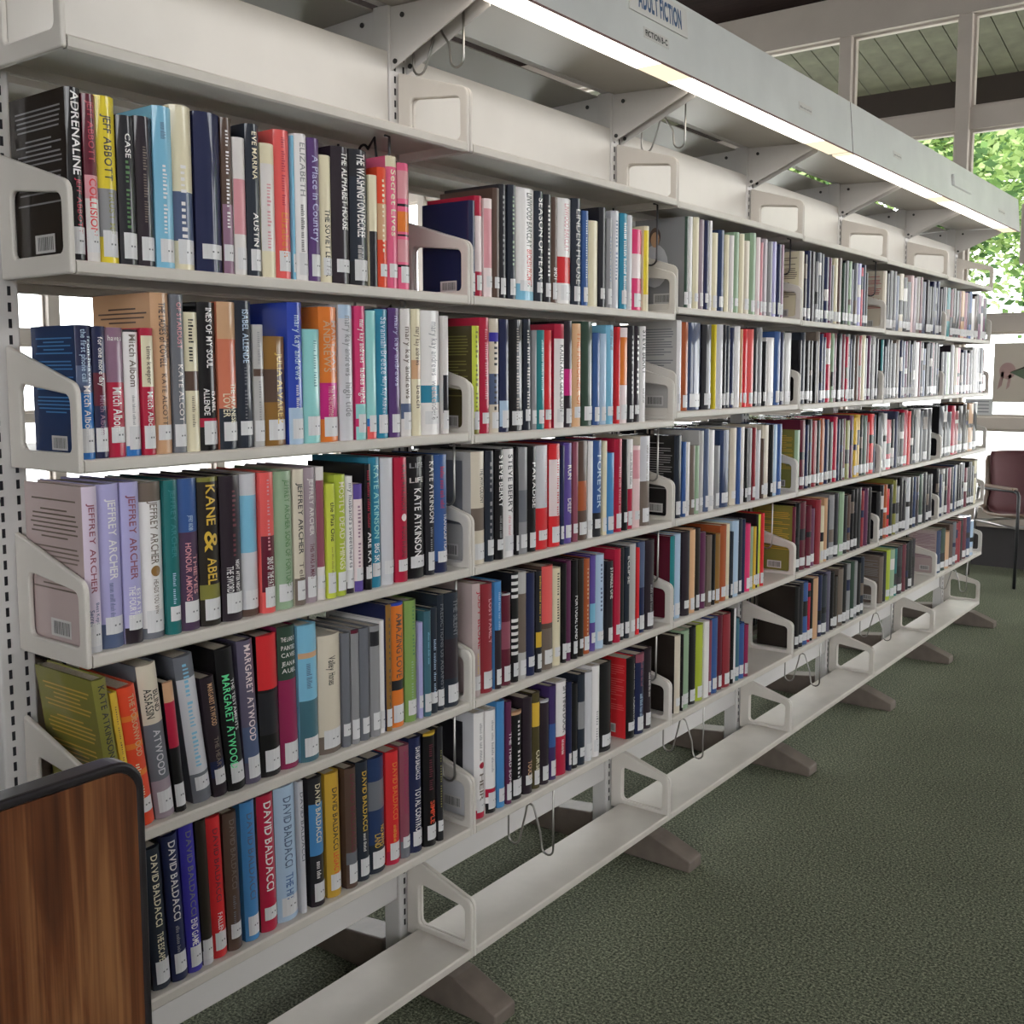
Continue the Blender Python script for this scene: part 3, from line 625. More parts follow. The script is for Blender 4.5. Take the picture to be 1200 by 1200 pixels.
BK['D',0] = [
(12.4,25.3,254,'lilacpink',[(0.82,1,'palegrey')],[('JEFFREY ARCHER',0.1,0.64,'rosewood',0.45,0),('Best Kept',0.7,0.83,'slate',0.3,0.18),('Secret',0.74,0.84,'slate',0.32,-0.2)]),
(39.2,39.2,255,'lilac',[(0.85,1,'slate')],[('JEFFREY ARCHER',0.09,0.58,'white',0.42,0.05),('~',0.6,0.82,'slate',0.4,0)]),
(78.9,32.0,255,'lilac',[(0.9,1,'plumblack')],[('JEFFREY ARCHER',0.08,0.6,'rosewood',0.45,0),('THE FOURTH',0.64,0.84,'white',0.35,-0.15),('ESTATE',0.66,0.82,'white',0.3,0.2)]),
(111.6,41.8,251,'white',[(0,0.12,'taupe'),(0.93,1,'slategrey')],[('JEFFREY ARCHER',0.12,0.52,'taupe',0.4,0.05),('*',0.53,0.6,'bronze',0.5,0.05),('HEADS YOU WIN',0.62,0.84,'taupe',0.25,0.05)]),
(155.0,26.1,252,'tealgreen',[],[('JEFFREY ARCHER',0.06,0.5,'teal',0.4,0),('~',0.6,0.8,'paleblue',0.4,0)]),
(182.7,37.0,252,'maroonblue',[(0,0.35,'denim')],[('JEFFREY ARCHER',0.24,0.34,'paleblue',0.25,0),('HONOUR AMONG',0.42,0.8,'rose',0.3,-0.15),('THIEVES',0.5,0.76,'rose',0.3,0.2)]),
(221.4,41.8,251,'blackbrown',[(0,0.03,'olive'),(0.72,0.82,'olive')],[('KANE',0.05,0.32,'gold',0.5,0),('&',0.36,0.5,'gold',0.7,0),('ABEL',0.54,0.72,'gold',0.5,0)]),
(265.0,43.0,250,'plumblack',[],[('~',0.1,0.55,'maroon',0.35,0.1),('NIGHT AFTER NIGHT',0.58,0.8,'white',0.25,0.15),('THE SWORD',0.62,0.8,'white',0.3,-0.2)]),
(308.5,37.6,250,'palegrey',[(0.15,0.55,'skyblue'),(0.95,1,'brown')]),
(348.0,30.0,250,'coral',[(0.45,0.85,'maroon')],[('~',0.05,0.55,'rose',0.35,0),('SINS OF THE FATHER',0.6,0.86,'white',0.5,0)]),
(379.0,43.6,249,'sage',[],[('JEFFREY ARCHER SONS OF FORTUNE',0.06,0.84,'green',0.35,0.1)]),
(423.6,26.1,250,'linen',[(0.8,1,'taupe')],[('JEFFREY ARCHER',0.1,0.62,'charcoal',0.5,0),('Tell',0.68,0.8,'taupe',0.45,0)]),
(450.6,29.3,251,'mauvegrey',[],[('JEFFREY ARCHER',0.08,0.5,'pale',0.4,0),('THIS WAS A MAN',0.56,0.82,'maroon',0.4,0)]),
(481.4,20.5,250,'pale',[(0.1,0.75,'rosewood')]),
(502.9,21.9,217,'lime',[],[('the Plus One',0.16,0.5,'black',0.5,0),('~',0.55,0.8,'olive',0.4,0)]),
(525.7,28.9,232,'limegreen',[],[('MOSTLY DEAD THINGS',0.06,0.78,'cream',0.5,0)]),
(555.7,19.9,227,'white',[(0.9,1,'plumblack')],[("my husband's sweethearts",0.06,0.78,'slategrey',0.5,0)]),
(576.7,24.9,210,'pinkwhite',[(0,0.14,'violet'),(0.9,1,'violet')],[('~',0.2,0.8,'mauve',0.5,0)]),
(602.3,17.3,247,'black',[],[('~',0.05,0.5,'crimson',0.6,0),('ARE KATE',0.54,0.86,'white',0.6,0)]),
(621.2,30.9,258,'tealblue',[],[('KATE ATKINSON',0.06,0.62,'aqua',0.5,0),('BIG SKY',0.66,0.84,'white',0.5,0)]),
(653.3,36.4,255,'palegrey'),
(691.1,36.7,254,'crimson',[],[('KATE ATKINSON',0.06,0.42,'maroon',0.4,0),('*',0.45,0.51,'pinkwhite',0.45,0),('A GOD IN RUINS',0.55,0.8,'maroon',0.4,0)]),
(729.1,55.3,252,'black',[],[('LIFE',0.05,0.09,'grey',0.3,0),('LIFE',0.17,0.21,'pale',0.3,0),('KATE ATKINSON',0.26,0.82,'white',0.42,0)]),
(785.8,27.2,252,'charcoal',[],[('KATE ATKINSON',0.05,0.56,'pale',0.55,0),('~',0.6,0.8,'grey',0.4,0)]),
(815.7,41.8,251,'denim',[(0.9,1,'navy')],[('~',0.1,0.45,'crimson',0.5,0),('TRANSCRIPTION',0.5,0.83,'white',0.35,0.15)]),
]
BK['D',1] = [
(936.1,47.1,250,'linen',[(0.5,0.7,'taupe')],[('THE 14TH COLONY',0.15,0.46,'charcoal',0.35,0.1)]),
(984.7,31.2,249,'slateblack',[],[('~',0.1,0.8,'grey',0.4,0)]),
(1017.2,31.3,250,'black',[],[('STEVE BERRY',0.05,0.52,'white',0.5,0),('~',0.6,0.8,'grey',0.4,0)]),
(1051.0,45.2,252,'white',[(0.0,0.01,'black')],[('STEVE BERRY',0.06,0.6,'charcoal',0.42,0),('~',0.62,0.8,'rose',0.4,0)]),
(1097.5,10.3,252,'black'),
(1109.5,34.6,250,'grey',[(0.4,0.7,'slategrey')]),
(1145.5,34.3,250,'black',[],[('PARADISE',0.15,0.58,'white',0.4,0)]),
(1182.3,49.2,250,'palegrey',[(0.6,1,'red')],[('~',0.1,0.55,'rose',0.3,0.2)]),
(1234.0,46.0,251,'red',[(0.15,0.7,'pinkwhite')],[('~',0.1,0.8,'red',0.35,0.1)]),
(1281.1,14.6,245,'navy'),
(1297.2,35.8,250,'violet',[],[('RUN',0.22,0.36,'pale',0.5,0),('DEEP',0.55,0.7,'pale',0.5,0)]),
(1334.2,21.3,251,'rosewood'),
(1357.1,48.4,251,'brown',[(0.4,0.7,'orangebrown')]),
(1407.0,21.9,249,'white'),
(1430.5,40.5,249,'denim',[(0.75,1,'charcoal')],[('FOREVER',0.15,0.7,'paleblue',0.5,0)]),
(1472.7,18.5,246,'cream'),
(1492.9,40.2,214,'steelblue'),
(1534.8,36.8,248,'crimson',[],[('~',0.3,0.8,'rose',0.4,0)]),
(1573.3,25.9,245,'black'),
(1601.0,30.8,244,'white',[(0.55,1,'crimson')],[('~',0.15,0.5,'charcoal',0.5,0)]),
(1633.6,37.0,224,'rosewhite',[(0.05,0.4,'rose')]),
(1672.5,52.2,248,'palegrey',[(0.5,1,'taupe')],[('~',0.1,0.5,'taupe',0.3,0)]),
]
BK['D',2] = [
(1865.7,40.2,241,'slateblack'),
(1908.9,21.4,221,'denim'),
(1933.3,25.6,218,'white'),
(1960.0,29.0,207,'taupe'),
(1990.2,27.4,205,'sage'),
(2018.7,29.9,248,'lightgrey'),
(2049.7,28.2,252,'slate'),
(2081.2,41.6,247,'white'),
(2129.4,33.8,197,'grey'),
(2167.7,66.1,243,'nightblue'),
(2237.3,42.5,247,'linen'),
(2281.1,22.1,247,'denim'),
(2304.5,40.3,247,'pale'),
(2346.1,16.8,241,'black'),
(2364.2,37.7,241,'grey'),
(2407.0,23.5,241,'brick'),
(2431.8,36.4,232,'palegrey'),
(2469.6,17.7,202,'brown'),
(2488.7,50.4,245,'linen'),
(2540.5,18.3,246,'black'),
(2560.2,38.5,245,'paleblue'),
(2600.2,39.2,245,'denim'),
]
BK['E',0] = [
(46.7,24.1,258,'olive',[],[('KATE ATKINSON',0.04,0.5,'charcoal',0.5,0)],7),
(72.3,12.3,232,'gold',[],[('~',0.1,0.6,'brown',0.4,0)],7),
(86.2,31.4,235,'orangered',[(0.2,0.24,'orange'),(0.4,0.44,'orange'),(0.6,0.64,'orange')],[('THE POISONWOOD',0.06,0.5,'tan',0.4,0.1),('~',0.55,0.8,'cream',0.5,0)],7),
(120.7,36.5,261,'slategrey',[(0,0.38,'linen'),(0.75,1,'mauvegrey')],[('BLIND',0.17,0.31,'black',0.35,0.2),('ASSASSIN',0.15,0.34,'black',0.38,-0.18),('ATWOOD',0.42,0.72,'palegrey',0.4,0)],6),
(158.1,20.0,224,'black',[(0.0,0.15,'tan'),(0.15,0.5,'crimson')],[],5),
(196.8,37.4,259,'slategrey',[(0.15,0.8,'palegrey')],[('~',0.05,0.75,'skyblue',0.5,0)],7),
(235.0,28.7,213,'plumblack',[(0.7,0.84,'navy')],[('MARGARET ATWOOD',0.05,0.4,'tan',0.4,0),('THE HEART',0.5,0.78,'taupe',0.35,0)],6),
(265.5,36.9,256,'black',[],[('THE TESTAMENTS',0.22,0.58,'white',0.25,0.2),('MARGARET ATWOOD',0.18,0.84,'mint',0.4,-0.15)],5),
(304.4,34.3,260,'plumgrey',[(0.6,0.85,'slate')],[('MARGARET ATWOOD',0.03,0.7,'pinkwhite',0.45,0)],3),
(340.6,45.4,259,'black',[(0,0.38,'red'),(0.4,0.7,'charcoal')],[],1.2),
(388.1,42.7,265,'berry',[(0,0.37,'forest')],[('THE LAND OF',0.07,0.1,'pale',0.2,0),('PAINTED',0.13,0.16,'pale',0.2,0),('CAVES',0.18,0.21,'pale',0.2,0),('JEAN M.',0.24,0.27,'pale',0.2,0),('AUEL',0.29,0.32,'pale',0.2,0)],0.8),
(432.2,45.8,260,'skyblue',[(0.2,0.24,'tan'),(0.55,1,'tealgrey')],[('~',0.28,0.46,'slate',0.5,0)],0.5),
(480.2,57.3,230,'linen',[(0.85,1,'taupe')],[('Valley',0.18,0.3,'charcoal',0.35,0),('Horses',0.32,0.42,'charcoal',0.35,0)]),
(538.6,21.1,225,'slategrey'),
(560.9,21.5,227,'grey',[(0,0.03,'maroon')]),
(584.2,26.2,226,'slategrey'),
(612.3,27.2,225,'grey',[(0.05,0.18,'charcoal')]),
(640.7,13.6,231,'white'),
(655.3,16.5,260,'bronze',[],[('~',0.1,0.8,'brown',0.4,0)]),
(674.3,42.2,258,'orange',[(0,0.02,'royal'),(0.62,0.7,'charcoal')],[('AMAZING LOVE',0.08,0.6,'brown',0.45,0)]),
(719.2,35.6,256,'leafgreen',[],[('~',0.05,0.45,'green',0.35,0.1),('~',0.5,0.85,'sage',0.35,0)]),
(755.8,13.2,205,'lilac'),
(770.9,21.8,226,'tealgrey',[],[('~',0.2,0.5,'skyblue',0.4,0)]),
(793.8,23.3,229,'slateblack',[],[('~',0.3,0.8,'paleblue',0.5,0)]),
(818.2,22.0,252,'slateblack',[],[('PREDICTIONS US AGAINST',0.08,0.82,'slategrey',0.5,0)]),
(841.5,47.6,251,'slateblack',[(0.4,0.75,'plumblack')],[('THE SILENT',0.06,0.38,'slategrey',0.4,0.1)]),
]
BK['E',1] = [
(936.9,28.8,257,'pinkgrey',[],[('JUDY BLUME',0.07,0.58,'crimson',0.45,0.1),('~',0.62,0.8,'gold',0.3,0)]),
(967.5,43.9,250,'brick',[],[('LOST FAMILY',0.14,0.55,'rose',0.35,0.1)]),
(1012.8,25.4,250,'steelblue',[(0.45,1,'plumblack')],[('~',0.1,0.45,'paleblue',0.4,0)]),
(1042.0,34.5,215,'maroon',[(0,0.01,'white'),(0.3,0.6,'rosewood')]),
(1077.9,27.2,260,'black',[(0.02,0.05,'white'),(0.08,0.11,'white'),(0.14,0.17,'white'),(0.2,0.23,'white'),(0.42,0.45,'white'),(0.48,0.51,'white'),(0.54,0.57,'white'),(0.6,0.63,'white'),(0.66,0.69,'white'),(0.72,0.75,'white')]),
(1106.7,30.8,257,'lightgrey',[(0.2,0.75,'taupe')]),
(1141.0,35.0,250,'navy'),
(1177.4,24.3,249,'charcoal',[(0.6,0.75,'gold')],[('~',0.05,0.5,'gold',0.4,0)]),
(1203.1,47.1,256,'brown',[(0,0.55,'coral'),(0.6,1,'taupe')]),
(1252.0,33.7,244,'cream',[],[('~',0.05,0.55,'charcoal',0.4,0)]),
(1287.2,17.5,252,'black'),
(1306.3,22.4,256,'plum'),
(1330.2,25.8,254,'black',[],[('PORTUGAL LAND',0.36,0.8,'white',0.5,0)]),
(1359.2,24.7,252,'blackbrown'),
(1385.5,34.1,248,'orangebrown',[],[('~',0.1,0.8,'tan',0.3,0)]),
(1421.2,25.6,252,'violet',[(0.5,0.7,'skyblue')]),
(1448.4,42.1,250,'paleblue',[],[('~',0.1,0.6,'slate',0.35,0)]),
(1503.4,30.3,226,'charcoal',[],[('STANGLE ONE',0.08,0.45,'pale',0.5,0)]),
(1535.5,30.0,254,'crimson',[(0.9,1,'crimson')]),
(1567.3,21.5,253,'charcoal'),
(1591.5,22.7,252,'slateblack',[],[('ECLIPSE',0.1,0.4,'pale',0.5,0)]),
(1616.0,30.4,257,'lightgrey'),
(1648.3,14.5,243,'red'),
(1665.1,37.0,256,'slate',[(0.5,1,'navy')]),
(1707.9,48.7,255,'plumblack',[],[('~',0.5,0.8,'grey',0.4,0)]),
]
BK['E',2] = [
(1846.1,27.6,249,'teal'),
(1874.8,42.7,251,'paleblue'),
(1923.4,43.7,253,'plumblack'),
(1968.3,37.5,254,'peach'),
(2006.9,32.0,253,'blackbrown'),
(2042.1,38.9,236,'plum'),
(2082.3,31.0,222,'taupe'),
(2114.5,20.6,223,'black'),
(2136.2,37.4,220,'bronze'),
(2174.9,43.8,242,'orangebrown'),
(2219.9,21.6,243,'cream'),
(2242.8,16.1,215,'slateblack'),
(2260.1,45.6,248,'paleblue'),
(2307.0,28.5,250,'slateblack'),
(2336.9,22.8,245,'navy'),
(2361.0,35.4,226,'hotpink'),
(2397.8,23.5,212,'sage'),
(2422.6,17.4,210,'gold'),
(2441.5,17.6,249,'black'),
(2460.4,17.7,247,'lime'),
(2479.6,24.4,249,'red'),
]
BK['F',0] = [
(71.2,28.4,238,'charcoal',[],[('~',0.4,0.8,'gold',0.5,0)],3),
(106.0,33.5,245,'slateblack',[],[('DAVID BALDACCI',0.05,0.55,'cream',0.42,0),('THE ESCAPE',0.6,0.8,'cream',0.4,0)],3),
(140.4,30.3,256,'navy',[],[('DAVID BALDACCI',0.04,0.58,'pale',0.5,0),('~',0.62,0.8,'grey',0.4,0)],3),
(172.4,29.1,264,'indigo',[],[('DAVID BALDACCI',0.05,0.62,'slategrey',0.42,0),('END GAME',0.64,0.82,'white',0.5,0)],2.5),
(202.4,21.6,259,'blackbrown',[(0.9,1,'palegrey')],[],2),
(224.9,30.8,255,'red',[(0.82,1,'red')],[('DAVID BALDACCI',0.08,0.6,'maroon',0.4,0),('FALLEN',0.68,0.82,'white',0.35,0)],2),
(256.7,29.8,252,'brown',[],[('DAVID BALDACCI',0.05,0.55,'taupe',0.4,0),('~',0.6,0.8,'slategrey',0.4,0)],1.5),
(295.0,31.8,258,'steelblue',[],[('DAVID BALDACCI',0.08,0.7,'slate',0.45,0)],1.5),
(331.7,37.8,257,'crimson',[],[('DAVID BALDACCI',0.05,0.7,'white',0.5,0)],1.2),
(371.5,50.2,258,'paleblue',[],[('DAVID BALDACCI',0.08,0.6,'slate',0.42,0),('THE HIT',0.65,0.85,'denim',0.4,0)],1),
(422.8,13.2,257,'palegrey',[],[('DAVID BALDACCI',0.08,0.6,'slategrey',0.6,0)],1),
(448.9,35.0,253,'charcoal',[(0.2,0.6,'steelblue'),(0.9,1,'plumblack')],[('DAVID BALDACCI',0.05,0.5,'cream',0.4,0),('~',0.65,0.78,'white',0.5,0)],0.8),
(492.8,36.2,248,'mustard',[],[('DAVID BALDACCI',0.12,0.62,'charcoal',0.4,0),('LEGACY',0.64,0.82,'orangered',0.4,0)],0.8),
(540.5,30.5,244,'brown',[(0.7,0.8,'slategrey')],[('DAVID BALDACCI',0.05,0.7,'maroon',0.45,0)],0.5),
(574.5,33.7,245,'slateblack',[],[('DAVID BALDACCI',0.08,0.58,'gold',0.4,0),('~',0.6,0.75,'pale',0.4,0)],0.5),
(609.4,47.2,241,'nightblue',[(0.2,0.45,'slategrey'),(0.75,1,'slateblack')],[("NO MAN'S",0.6,0.78,'gold',0.3,0.2),('LAND',0.66,0.78,'gold',0.35,-0.1)],0.5),
(660.4,38.5,240,'red',[(0.88,1,'crimson')],[('DAVID BALDACCI',0.1,0.6,'orange',0.4,0),('~',0.65,0.8,'gold',0.4,0)],0.3),
(700.2,29.0,242,'rosewood',[(0.85,1,'slategrey')],[('DAVID BALDACCI',0.05,0.6,'berry',0.5,0)],0.3),
(730.2,38.1,249,'navy',[],[('DAVID BALDACCI',0.08,0.36,'white',0.4,0),('TOTAL CONTROL',0.44,0.84,'white',0.5,0)],0.2),
(769.7,38.9,249,'black',[(0,0.02,'gold')],[('~',0.1,0.5,'maroon',0.5,0),('SIMPLE',0.6,0.8,'orangered',0.4,0)],0.2),
(809.6,18.7,253,'charcoal',[],[('~',0.2,0.7,'olive',0.4,0)],0.2),
]
BK['F',1] = [
(944.1,37.5,247,'white',[(0.92,1,'crimson')],[('~',0.1,0.45,'grey',0.4,0),('*',0.47,0.53,'crimson',0.5,0),('HEIR',0.58,0.84,'taupe',0.42,0)]),
(983.1,38.5,243,'white',[(0.76,0.84,'crimson'),(0.9,1,'black')],[('~',0.1,0.6,'grey',0.35,0)]),
(1024.8,29.5,254,'steelblue'),
(1055.7,19.4,247,'plum',[],[('THE THIRD SON',0.3,0.8,'white',0.5,0)]),
(1076.8,47.1,213,'black',[(0,0.03,'tan')],[('~',0.1,0.8,'white',0.4,0.1)]),
(1125.6,37.5,237,'plumblack',[],[('TOUCH',0.66,0.84,'tan',0.45,0)]),
(1165.9,30.9,239,'olivebrown',[(0.1,0.35,'gold')],[('CURSE',0.6,0.82,'cream',0.5,0)]),
(1199.0,35.9,211,'plumblack',[(0,0.02,'palegrey')]),
(1236.4,29.2,239,'violetdark',[(0.4,0.65,'denim')]),
(1268.6,47.2,240,'white',[(0.58,1,'crimson')],[('SITTING DUCK',0.05,0.55,'charcoal',0.4,0.1),('~',0.62,0.78,'white',0.35,0)]),
(1317.0,13.3,232,'navy',[],[('TELL ME EVERY',0.1,0.8,'white',0.6,0)]),
(1331.5,30.5,222,'black'),
(1363.6,30.7,239,'slateblack',[(0.3,0.6,'grey')]),
(1396.3,35.0,237,'palegrey'),
(1433.0,37.0,245,'white',[],[('~',0.5,0.9,'grey',0.4,0)]),
(1473.4,60.7,240,'black'),
(1606.1,47.4,227,'black',[],[('~',0.08,0.4,'pale',0.25,0.2),('KALMAN STAR',0.5,0.84,'white',0.35,0.2)]),
(1655.3,45.8,228,'navy',[(0,0.1,'rosewood')],[('~',0.1,0.4,'rosewood',0.4,0),('~',0.5,0.8,'paleblue',0.5,0)]),
(1709.8,40.2,232,'plumblack',[],[('~',0.3,0.6,'pale',0.4,0)]),
]
BK['F',2] = [
(1882.2,34.6,235,'linen'),
(1917.8,9.7,234,'black'),
(1928.6,50.2,240,'sage'),
(1979.9,47.7,239,'black'),
(2028.7,44.9,239,'limegreen'),
(2074.8,30.1,242,'white'),
(2106.1,18.6,239,'rosewood'),
(2126.0,43.0,242,'denim'),
(2174.3,31.6,243,'maroon'),
(2207.1,53.2,239,'brick'),
(2261.6,20.0,247,'black'),
(2282.9,15.9,246,'white'),
(2300.1,29.1,210,'tealgrey'),
(2330.6,34.0,187,'denim'),
(2365.9,25.5,176,'berry'),
]
# ------------------------------------------------------------------ books
NA = 7                                             # points across a rounded spine
def spine_curve(w, n=NA):
    s = min(.0095, .24 * w); out = []
    for i in range(n):
        t = -1 + 2 * i / (n - 1); out.append((s * (1 - t * t) - s, t * w / 2))
    return out, s
def spine_x(y, w):
    s = min(.0095, .24 * w); t = 2 * y / w; return s * (1 - t * t) - s
def book_parts(w, h, d, col, bands, cover, seed, lab):
    """-> (cover MB, pages box, label MB); spine centre at x=0, back towards -x, base at z=0"""
    rr = random.Random(seed); c0 = LIN[col]; cc = LIN[cover] if cover else c0
    t = min(.0026, w * .14)
    sp, s = spine_curve(w)
    zs = sorted(set([0.0, h] + [h * (1 - f) for b in bands for f in b[:2] if 0 < f < 1])); 
    def band_col(zm):
        f = 1 - zm / h; r = c0
        for b in bands:
            if b[0] <= f <= b[1]: r = LIN[b[2]]
        return r
    m = MB()
    n = len(sp); v = []; f = []; c = []
    for z in zs: v += [(x, y, z) for x, y in sp]
    for k in range(len(zs) - 1):
        bc = band_col((zs[k] + zs[k + 1]) / 2)
        for i in range(n - 1): f.append((k * n + i, k * n + i + 1, (k + 1) * n + i + 1, (k + 1) * n + i)); c.append(bc)
    m.add(v, f, c)
    nsp = len(f)
    # inner spine face and the two boards
    xi = -s - .003
    m.box(-d, -s, -w / 2, -w / 2 + t, 0, h, cc); m.box(-d, -s, w / 2 - t, w / 2, 0, h, cc)
    o = len(m.v); top = [(x, y, h) for x, y in sp] + [(xi, w / 2, h), (xi, -w / 2, h)]; bot = [(x, y, 0) for x, y, z in top]
    m.add(top + bot, [tuple(range(n + 2)), tuple(range(2 * n + 3, n + 1, -1)), (n, n + 1, 2 * n + 3, 2 * n + 2)], band_col(h))
    pg = (-d + .004, xi, -w / 2 + t, w / 2 - t, .003, h - .003)
    lb = None
    if lab:
        lw, lo, lz0, lz1 = lab                      # width fraction, offset fraction, z range
        lb = MB(); k = 6; y0 = max(-w / 2 + .0003, lo * w - lw * w / 2); y1 = min(w / 2 - .0003, lo * w + lw * w / 2)
        v = []; 
        for z in (lz0, lz1):
            for i in range(k): y = y0 + (y1 - y0) * i / (k - 1); v.append((spine_x(y, w) + .0006, y, z))
        wc = (.62, .61, .62)
        lb.add(v, [(i, i + 1, k + i + 1, k + i) for i in range(k - 1)], wc)
        ym = (y0 + y1) / 2; yl = (y1 - y0) * .26; zm = lz0 + (lz1 - lz0) * .45
        q = [(spine_x(y, w) + .0010, y, z) for y, z in ((ym - yl * .4, zm), (ym + yl, zm), (ym + yl, zm + .0026), (ym - yl * .4, zm + .0026))]
        lb.add(q, [(0, 1, 2, 3)], (.12, .12, .13))
    return m, pg, lb, nsp
def lettering(w, h, texts):
    mb = MB()
    for (s, f0, f1, col, hf, yo) in texts:
        V, F = text_layout(s); ln = (f1 - f0) * h; ht = hf * w * .86; z0 = h * (1 - f0)
        if ln / max(1, len(s)) < .0045 and (f1 - f0) < .06:            # short word set across the spine
            ys = (V[:, 0] - .5) * w * .74 + yo * w; zs = z0 - ln + V[:, 1] * ln
        else: ys = (V[:, 1] - .5) * ht + yo * w; zs = z0 - V[:, 0] * ln
        ys = np.clip(ys, -w * .47, w * .47)
        mb.add([(spine_x(y, w) + (.0011 if s == '*' else .0005), y, z) for y, z in zip(ys, zs)], F, LIN[col])
    return mb
COVERS = {('B', 0, 0): 'blackbrown', ('C', 0, 0): 'nightblue', ('D', 0, 0): 'pinkgrey', ('E', 0, 0): 'olive', ('C', 0, 5): 'tan', ('C', 0, 2): 'maroon', ('F', 1, 16): 'red', ('E', 1, 18): 'crimson', ('C', 1, 0): 'olivebrown', ('D', 1, 0): 'lightgrey', ('F', 1, 0): 'palegrey', ('E', 1, 0): 'pinkgrey',
          ('C', 1, 9): 'crimson', ('C', 1, 1): 'crimson', ('D', 1, 21): 'linen', ('B', 2, 0): 'grey', ('C', 2, 0): 'lightgrey', ('D', 2, 0): 'black', ('E', 2, 0): 'maroon', ('F', 2, 0): 'blackbrown', ('F', 0, 1): 'charcoal', ('F', 0, 5): 'blackbrown', ('F', 0, 9): 'brown', ('F', 0, 8): 'brown', ('E', 0, 19): 'navy', ('E', 0, 18): 'navy',
          ('B', 3, 0): 'cream', ('B', 4, 0): 'linen', ('D', 3, 0): 'olive', ('E', 3, 0): 'olive', ('F', 3, 0): 'blackbrown', ('F', 4, 0): 'taupe', ('F', 5, 0): 'pinkgrey', ('C', 3, 0): 'black', ('C', 4, 0): 'plumblack', ('C', 5, 0): 'slateblack', ('B', 5, 0): 'plumblack', ('D', 5, 0): 'black', ('E', 4, 0): 'black', ('E', 5, 0): 'charcoal', ('D', 4, 0): 'black'}
PRINT = {  # blurb ink on the cover that faces the camera: (ink, barcode?, extra)
 ('B', 0, 0): 'grey', ('C', 0, 0): 'steelblue', ('D', 0, 0): 'taupe', ('E', 0, 0): 'mustard', ('C', 0, 5): 'brown', ('B', 1, 0): None, ('C', 1, 0): 'olive', ('D', 1, 0): None, ('F', 1, 0): None, ('B', 2, 0): None, ('C', 2, 0): 'slategrey', ('D', 2, 0): 'grey', ('F', 1, 16): 'coral',
 ('B', 3, 0): 'brown', ('B', 4, 0): 'crimson', ('D', 3, 0): 'mustard', ('E', 3, 0): 'mustard', ('F', 4, 0): 'grey', ('F', 5, 0): 'mauve'}
def cover_print(key, w, h, d):
    """print on the board facing -Y"""
    rr = random.Random(hash(key[0]) % 7 + key[1] * 31 + key[2]); ink = PRINT[key]; m = MB(); bar = MB(); y = -w / 2 - .0004
    def q(u0, u1, v0, v1, c, m=m): m.add([(-d * u0, y, h * v0), (-d * u1, y, h * v0), (-d * u1, y, h * v1), (-d * u0, y, h * v1)], [(0, 3, 2, 1)], c)
    if ink:
        v = .90
        while v > .34:
            ln = rr.choice((.72, .78, .8, .45, .74)); c = .5
            q(c - ln / 2, c + ln / 2, v, v + .010, LIN[ink]); v -= .028 if rr.random() < .8 else .062
    PIC = {('F', 1, 0): ('charcoal', .25, .95, .38, .9), ('D', 1, 0): ('slategrey', .2, .95, .35, .92)}
    if key in PIC: pc = PIC[key]; q(*pc[1:], LIN[pc[0]])
    y -= .0002
    q(.28, .62, .06, .17, (.6, .58, .57), bar)
    y -= .0002
    u = .31
    while u < .58: a = rr.uniform(.004, .014); q(u, u + a, .075, .155, (.03, .03, .03), bar); u += a + rr.uniform(.006, .014)
    if key == ('B', 2, 0):                       # faded portrait on the back cover
        y += .0002
        def ell(cu, cv, ru, rv, c, n=16):
            m.add([(-d * (cu + ru * math.cos(2 * math.pi * i / n)), y, h * (cv + rv * math.sin(2 * math.pi * i / n))) for i in range(n)], [tuple(range(n))], c)
        ell(.60, .48, .26, .24, LIN['palegrey']); y -= .0002; ell(.60, .80, .11, .105, LIN['brown']); y -= .0002; ell(.60, .77, .085, .085, LIN['tan'])
    return m, bar

def make_book(key, y0, w, h, col, bands=(), texts=(), tilt=0.0, n_in_row=0):
    row, bay, i = key; z = LIPS[row][bay] + .020
    rr = random.Random(bay * 1000 + ROWS.index(row) * 100 + i)
    d = min(.168, h * .66 * rr.uniform(.97, 1.03)); xo = -.010 - rr.uniform(0, .006)
    lh = .036 if w > .012 else .03
    lab = (.80 if w > .024 else .93, .05 if w > .024 else 0.0, .010 + rr.choice((0, 0, .004, .012)), .046 + rr.choice((0, 0, .003)))
    if col in ('white', 'palegrey', 'cream') and rr.random() < .25: lab = None
    words = PAL[col][1]; labs = '%s spined book, %s from left, %s, %s' % (words, ORD[i], ROWN[row], BAYN[bay])
    b_ = thing('book', labs, 'book', (xo, y0 + w / 2, z), 0, 'library books on the shelves')
    if tilt:
        th = math.radians(tilt); b_.rotation_euler = (th, 0, 0); b_.location.z = z + math.sin(th) * w / 2 + .0002
    cv, pg, lb, ns = book_parts(w - .0006, h, d, col, bands, COVERS.get(key), i, lab)
    me = cv.mesh('cover', M_JACKET); sm = np.zeros(len(me.polygons), bool); sm[:ns] = True; me.polygons.foreach_set('use_smooth', sm); obj('cover', me, b_)
    p = MB(); p.box(*pg); p.build('pages', M_PAPER, b_)
    if lb: lb.build('spine_label', M_LABELP, b_)
    for t_ in texts: lettering(w - .0006, h, [t_]).build('spine_lettering', M_INK, b_)
    if key in PRINT:
        a_, q_ = cover_print(key, w, h, d)
        if a_.f: a_.build('cover_print', M_INK, b_)
        q_.build('barcode', M_INK, b_)
    return b_

